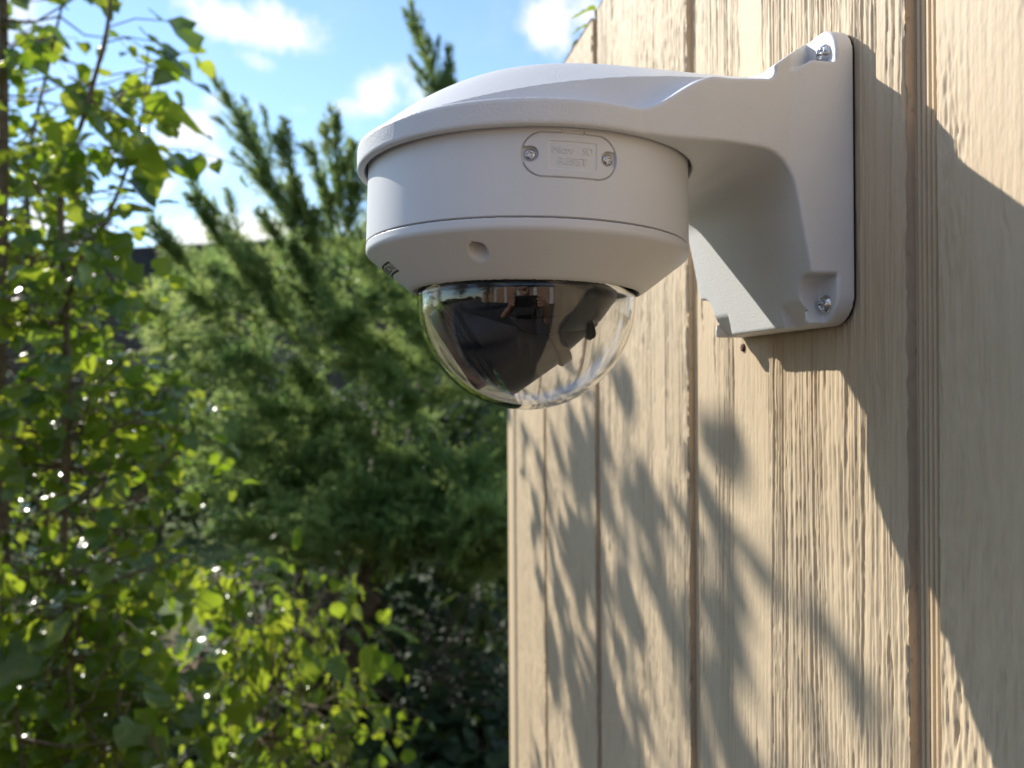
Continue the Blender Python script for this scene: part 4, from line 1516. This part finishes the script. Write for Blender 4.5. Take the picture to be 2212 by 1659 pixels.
def street_tree(x, y, h, seed, label):
    r_ = np.random.default_rng(seed)
    t = thing('street_tree', label, 'tree', (x, y, GROUND))
    g = Geo(); g.add(*tube([(0, 0, 0), (.05, .03, h * .3), (-.04, .05, h * .6), (.02, 0, h * .85)], [.16, .13, .08, .03], 8))
    for k in range(6):
        a_ = k * 1.05 + r_.uniform(0, .5)
        g.add(*tube([(0, 0, h * (.32 + .05 * k)), (math.cos(a_) * h * .14, math.sin(a_) * h * .14, h * (.42 + .06 * k)), (math.cos(a_) * h * .24, math.sin(a_) * h * .24, h * (.5 + .06 * k))], [.06, .04, .015], 6))
    link('trunk', g.mesh('trunk'), M['bark'], t)
    g = Geo(); n_c = 60
    cl = r_.normal(size=(n_c, 3)); cl /= np.linalg.norm(cl, axis=1, keepdims=True)
    cl = cl * np.array([h * .30, h * .30, h * .34]) * r_.uniform(.35, 1, (n_c, 1)) + np.array([0, 0, h * .63])
    P_ = (cl[:, None, :] + r_.normal(size=(n_c, 70, 3)) * h * .045).reshape(-1, 3)
    u_ = r_.normal(size=P_.shape); u_ /= np.linalg.norm(u_, axis=1, keepdims=True)
    v_ = np.cross(u_, r_.normal(size=P_.shape)); v_ /= np.linalg.norm(v_, axis=1, keepdims=True)
    VV = np.stack([P_ - u_ * .09, P_ + v_ * .05, P_ + u_ * .09, P_ - v_ * .05], 1).reshape(-1, 3)
    g.v.append(VV.astype(np.float32)); g.q.append(np.arange(len(VV), dtype=np.int32).reshape(-1, 4)); g.n = len(VV); g.tint.append(np.repeat(r_.random(len(P_)), 4).astype(np.float32))
    link('crown', g.mesh('crown', False, True), M['shaded_leaf'], t, kind='stuff')
street_tree(-7.5, -5.5, 7.0, 31, 'tall leafy tree at the edge of the parking lot, nearer the garages')
street_tree(-9.5, -1.0, 6.0, 32, 'rounded leafy tree beside the parking lot, left of the shrubs')

# the photographer, behind the lens, holding the phone up with both hands
def skinned(name, joints, bones, levels=2):
    """one continuous body from joints {name: (xyz, radius)} and bones, grown with the skin modifier"""
    names = list(joints)
    me = bpy.data.meshes.new(name)
    me.from_pydata([joints[k][0] for k in names], [(names.index(a_), names.index(b_)) for a_, b_ in bones], [])
    ob = bpy.data.objects.new(name, me); C.objects.link(ob)
    md = ob.modifiers.new('skin', 'SKIN'); md.use_smooth_shade = True
    if not me.skin_vertices:
        bpy.context.view_layer.update()
    for i, k in enumerate(names):
        r = joints[k][1]
        me.skin_vertices[0].data[i].radius = r if isinstance(r, tuple) else (r, r)
        me.skin_vertices[0].data[i].use_root = (i == 0)
    sb = ob.modifiers.new('sub', 'SUBSURF'); sb.levels = levels; sb.render_levels = levels
    bpy.context.view_layer.update()
    out = bpy.data.meshes.new_from_object(ob.evaluated_get(bpy.context.evaluated_depsgraph_get()))
    bpy.data.objects.remove(ob)
    for p in out.polygons: p.use_smooth = True
    return out
M['skin'] = simple('skin', (.42, .24, .17), .5)
M['shirt'] = simple('dark_tshirt', (.018, .018, .022), .85)
M['trousers'] = simple('grey_trousers', (.06, .06, .065), .85)
M['shoe'] = simple('black_shoe', (.02, .02, .02), .6)
M['hair'] = simple('brown_hair', (.04, .025, .018), .6)
M['eye'] = simple('eye', (.5, .5, .5), .2)
PX, PY = -.29, -.385
J = {'pelvis': ((PX, PY - .03, -.58), (.15, .11)), 'belly': ((PX, PY - .025, -.40), (.145, .115)), 'chest': ((PX, PY, -.19), (.165, .12)), 'collar': ((PX, PY + .005, -.06), (.10, .075)),
     'neck': ((PX, PY + .02, .01), .055), 'jaw': ((PX, PY + .045, .06), (.062, .075)), 'skull': ((PX, PY + .035, .145), (.074, .088)), 'crown': ((PX, PY + .03, .20), (.055, .065)),
     'nose': ((PX, PY + .135, .098), .012)}
B = [('pelvis', 'belly'), ('belly', 'chest'), ('chest', 'collar'), ('collar', 'neck'), ('neck', 'jaw'), ('jaw', 'skull'), ('skull', 'crown'), ('skull', 'nose')]
for sd, nm in ((-1, 'l'), (1, 'r')):
    J['hip' + nm] = ((PX + sd * .10, PY - .03, -.68), .095); J['knee' + nm] = ((PX + sd * .12, PY - .02, -1.03), .062)
    J['ankle' + nm] = ((PX + sd * .13, PY - .04, -1.41), .042); J['toe' + nm] = ((PX + sd * .15, PY + .12, -1.455), (.042, .032))
    B += [('pelvis', 'hip' + nm), ('hip' + nm, 'knee' + nm), ('knee' + nm, 'ankle' + nm), ('ankle' + nm, 'toe' + nm)]
    J['shoulder' + nm] = ((PX + sd * .185, PY, -.09), .062)
    el = (PX + sd * .30, PY + .11, -.25) if sd < 0 else (PX + sd * .265, PY + .11, -.27)
    wr = (-.355, -.10, -.055) if sd < 0 else (-.075, -.105, -.055)
    hx_c = -.318 if sd < 0 else -.098
    J['elbow' + nm] = (el, .043); J['wrist' + nm] = (wr, (.026, .030)); J['palm' + nm] = ((hx_c - sd * -.0, -.045, -.012), (.022, .036))
    B += [('collar', 'shoulder' + nm), ('shoulder' + nm, 'elbow' + nm), ('elbow' + nm, 'wrist' + nm), ('wrist' + nm, 'palm' + nm)]
    edge = -.290 if sd < 0 else -.126
    for k, (zf, ln) in enumerate(((.030, .040), (.012, .046), (-.006, .042), (-.023, .034))):
        a1, a2 = 'kn%d%s' % (k, nm), 'tip%d%s' % (k, nm)
        J[a1] = ((edge + sd * .010, -.014 + .004, zf), .0085); J[a2] = ((edge - sd * ln * .45, .001, zf + .004), .0072)
        B += [('palm' + nm, a1), (a1, a2)]
    J['thumb1' + nm] = ((edge + sd * .004, -.040, -.030), .0105); J['thumb2' + nm] = ((edge - sd * .022, -.027, -.022), .0085)
    B += [('palm' + nm, 'thumb1' + nm), ('thumb1' + nm, 'thumb2' + nm)]
per = thing('person', 'person in dark t-shirt holding up a phone with both hands, mirrored in the dome', 'person', (PX, PY, GROUND))
me = skinned('body', J, B)
for m_n in ('skin', 'shirt', 'trousers', 'shoe'): me.materials.append(M[m_n])
off = Vector((PX, PY, GROUND))
for p in me.polygons:
    c = p.center
    dx = abs(c.x - PX)
    p.material_index = 3 if c.z < -1.42 else 2 if c.z < -.60 else 1 if (c.z < -.045 and dx < .255 and c.y < PY + .16) else 0
for v in me.vertices: v.co -= off
link('body', me, None, per)
bm = bmesh.new(); bmesh.ops.create_uvsphere(bm, u_segments=24, v_segments=14, radius=1)
for v in bm.verts:
    v.co = Vector((v.co.x * .083, v.co.y * .099, v.co.z * .085)) + Vector((0, .022, .158 - GROUND))
bmesh.ops.delete(bm, geom=[v for v in bm.verts if v.co.z < .135 - GROUND + max(0, v.co.y - .02) * .7], context='VERTS')
me = bpy.data.meshes.new('hair'); bm.to_mesh(me); bm.free()
for p in me.polygons: p.use_smooth = True
link('hair', me, M['hair'], per)
for sd in (-1, 1):
    bm = bmesh.new(); bmesh.ops.create_uvsphere(bm, u_segments=12, v_segments=8, radius=.011)
    me = bpy.data.meshes.new('eye'); bm.to_mesh(me); bm.free()
    o = link('eye', me, M['eye'], per); o.location = (sd * .031, .108, .128 - GROUND)
    bm = bmesh.new(); bmesh.ops.create_uvsphere(bm, u_segments=12, v_segments=8, radius=.02)
    for v in bm.verts: v.co.x *= .4; v.co.z *= 1.5
    me = bpy.data.meshes.new('ear'); bm.to_mesh(me); bm.free()
    o = link('ear', me, M['skin'], per); o.location = (sd * .078, .03, .11 - GROUND)
ph = thing('smartphone', 'black smartphone held level in both hands just behind the lens', 'phone', (-.208, -.014, 0))
g = Geo(); g.add(*box(-.075, .075, -.004, .004, -.036, .036))
link('case', bevelled(g.mesh('case'), .003, 3), M['black_plastic'], ph)
g = Geo(); g.add(*box(-.072, .072, -.0046, -.0042, -.033, .033)); link('screen', g.mesh('screen', False), M['black_gloss'], ph)

# far trees closing the horizon
far_r = np.random.default_rng(3)
g = Geo()
for i in range(150):
    a = far_r.uniform(-math.pi, math.pi)
    rr_ = far_r.uniform(45, 70)
    hgt = far_r.uniform(2.2, 3.6)
    cx_, cy_ = rr_ * math.sin(a), rr_ * math.cos(a)
    n_l = 160
    P_ = far_r.normal(size=(n_l, 3)); P_ /= np.linalg.norm(P_, axis=1, keepdims=True)
    P_ = P_ * np.array([2.6, 2.6, hgt * .55]) * far_r.uniform(.5, 1, (n_l, 1)) + np.array([cx_, cy_, GROUND + hgt * .55])
    u_ = far_r.normal(size=(n_l, 3)); v_ = far_r.normal(size=(n_l, 3)); s_ = .45
    u_ *= s_ / np.linalg.norm(u_, axis=1, keepdims=True); v_ *= s_ / np.linalg.norm(v_, axis=1, keepdims=True)
    VV = np.stack([P_ - u_, P_ + v_, P_ + u_, P_ - v_], 1).reshape(-1, 3)
    g.add(VV, np.arange(len(VV)).reshape(-1, 4), None, far_r.random())
link('treeline', g.mesh('treeline', False, True), M['shaded_leaf'], kind='stuff')
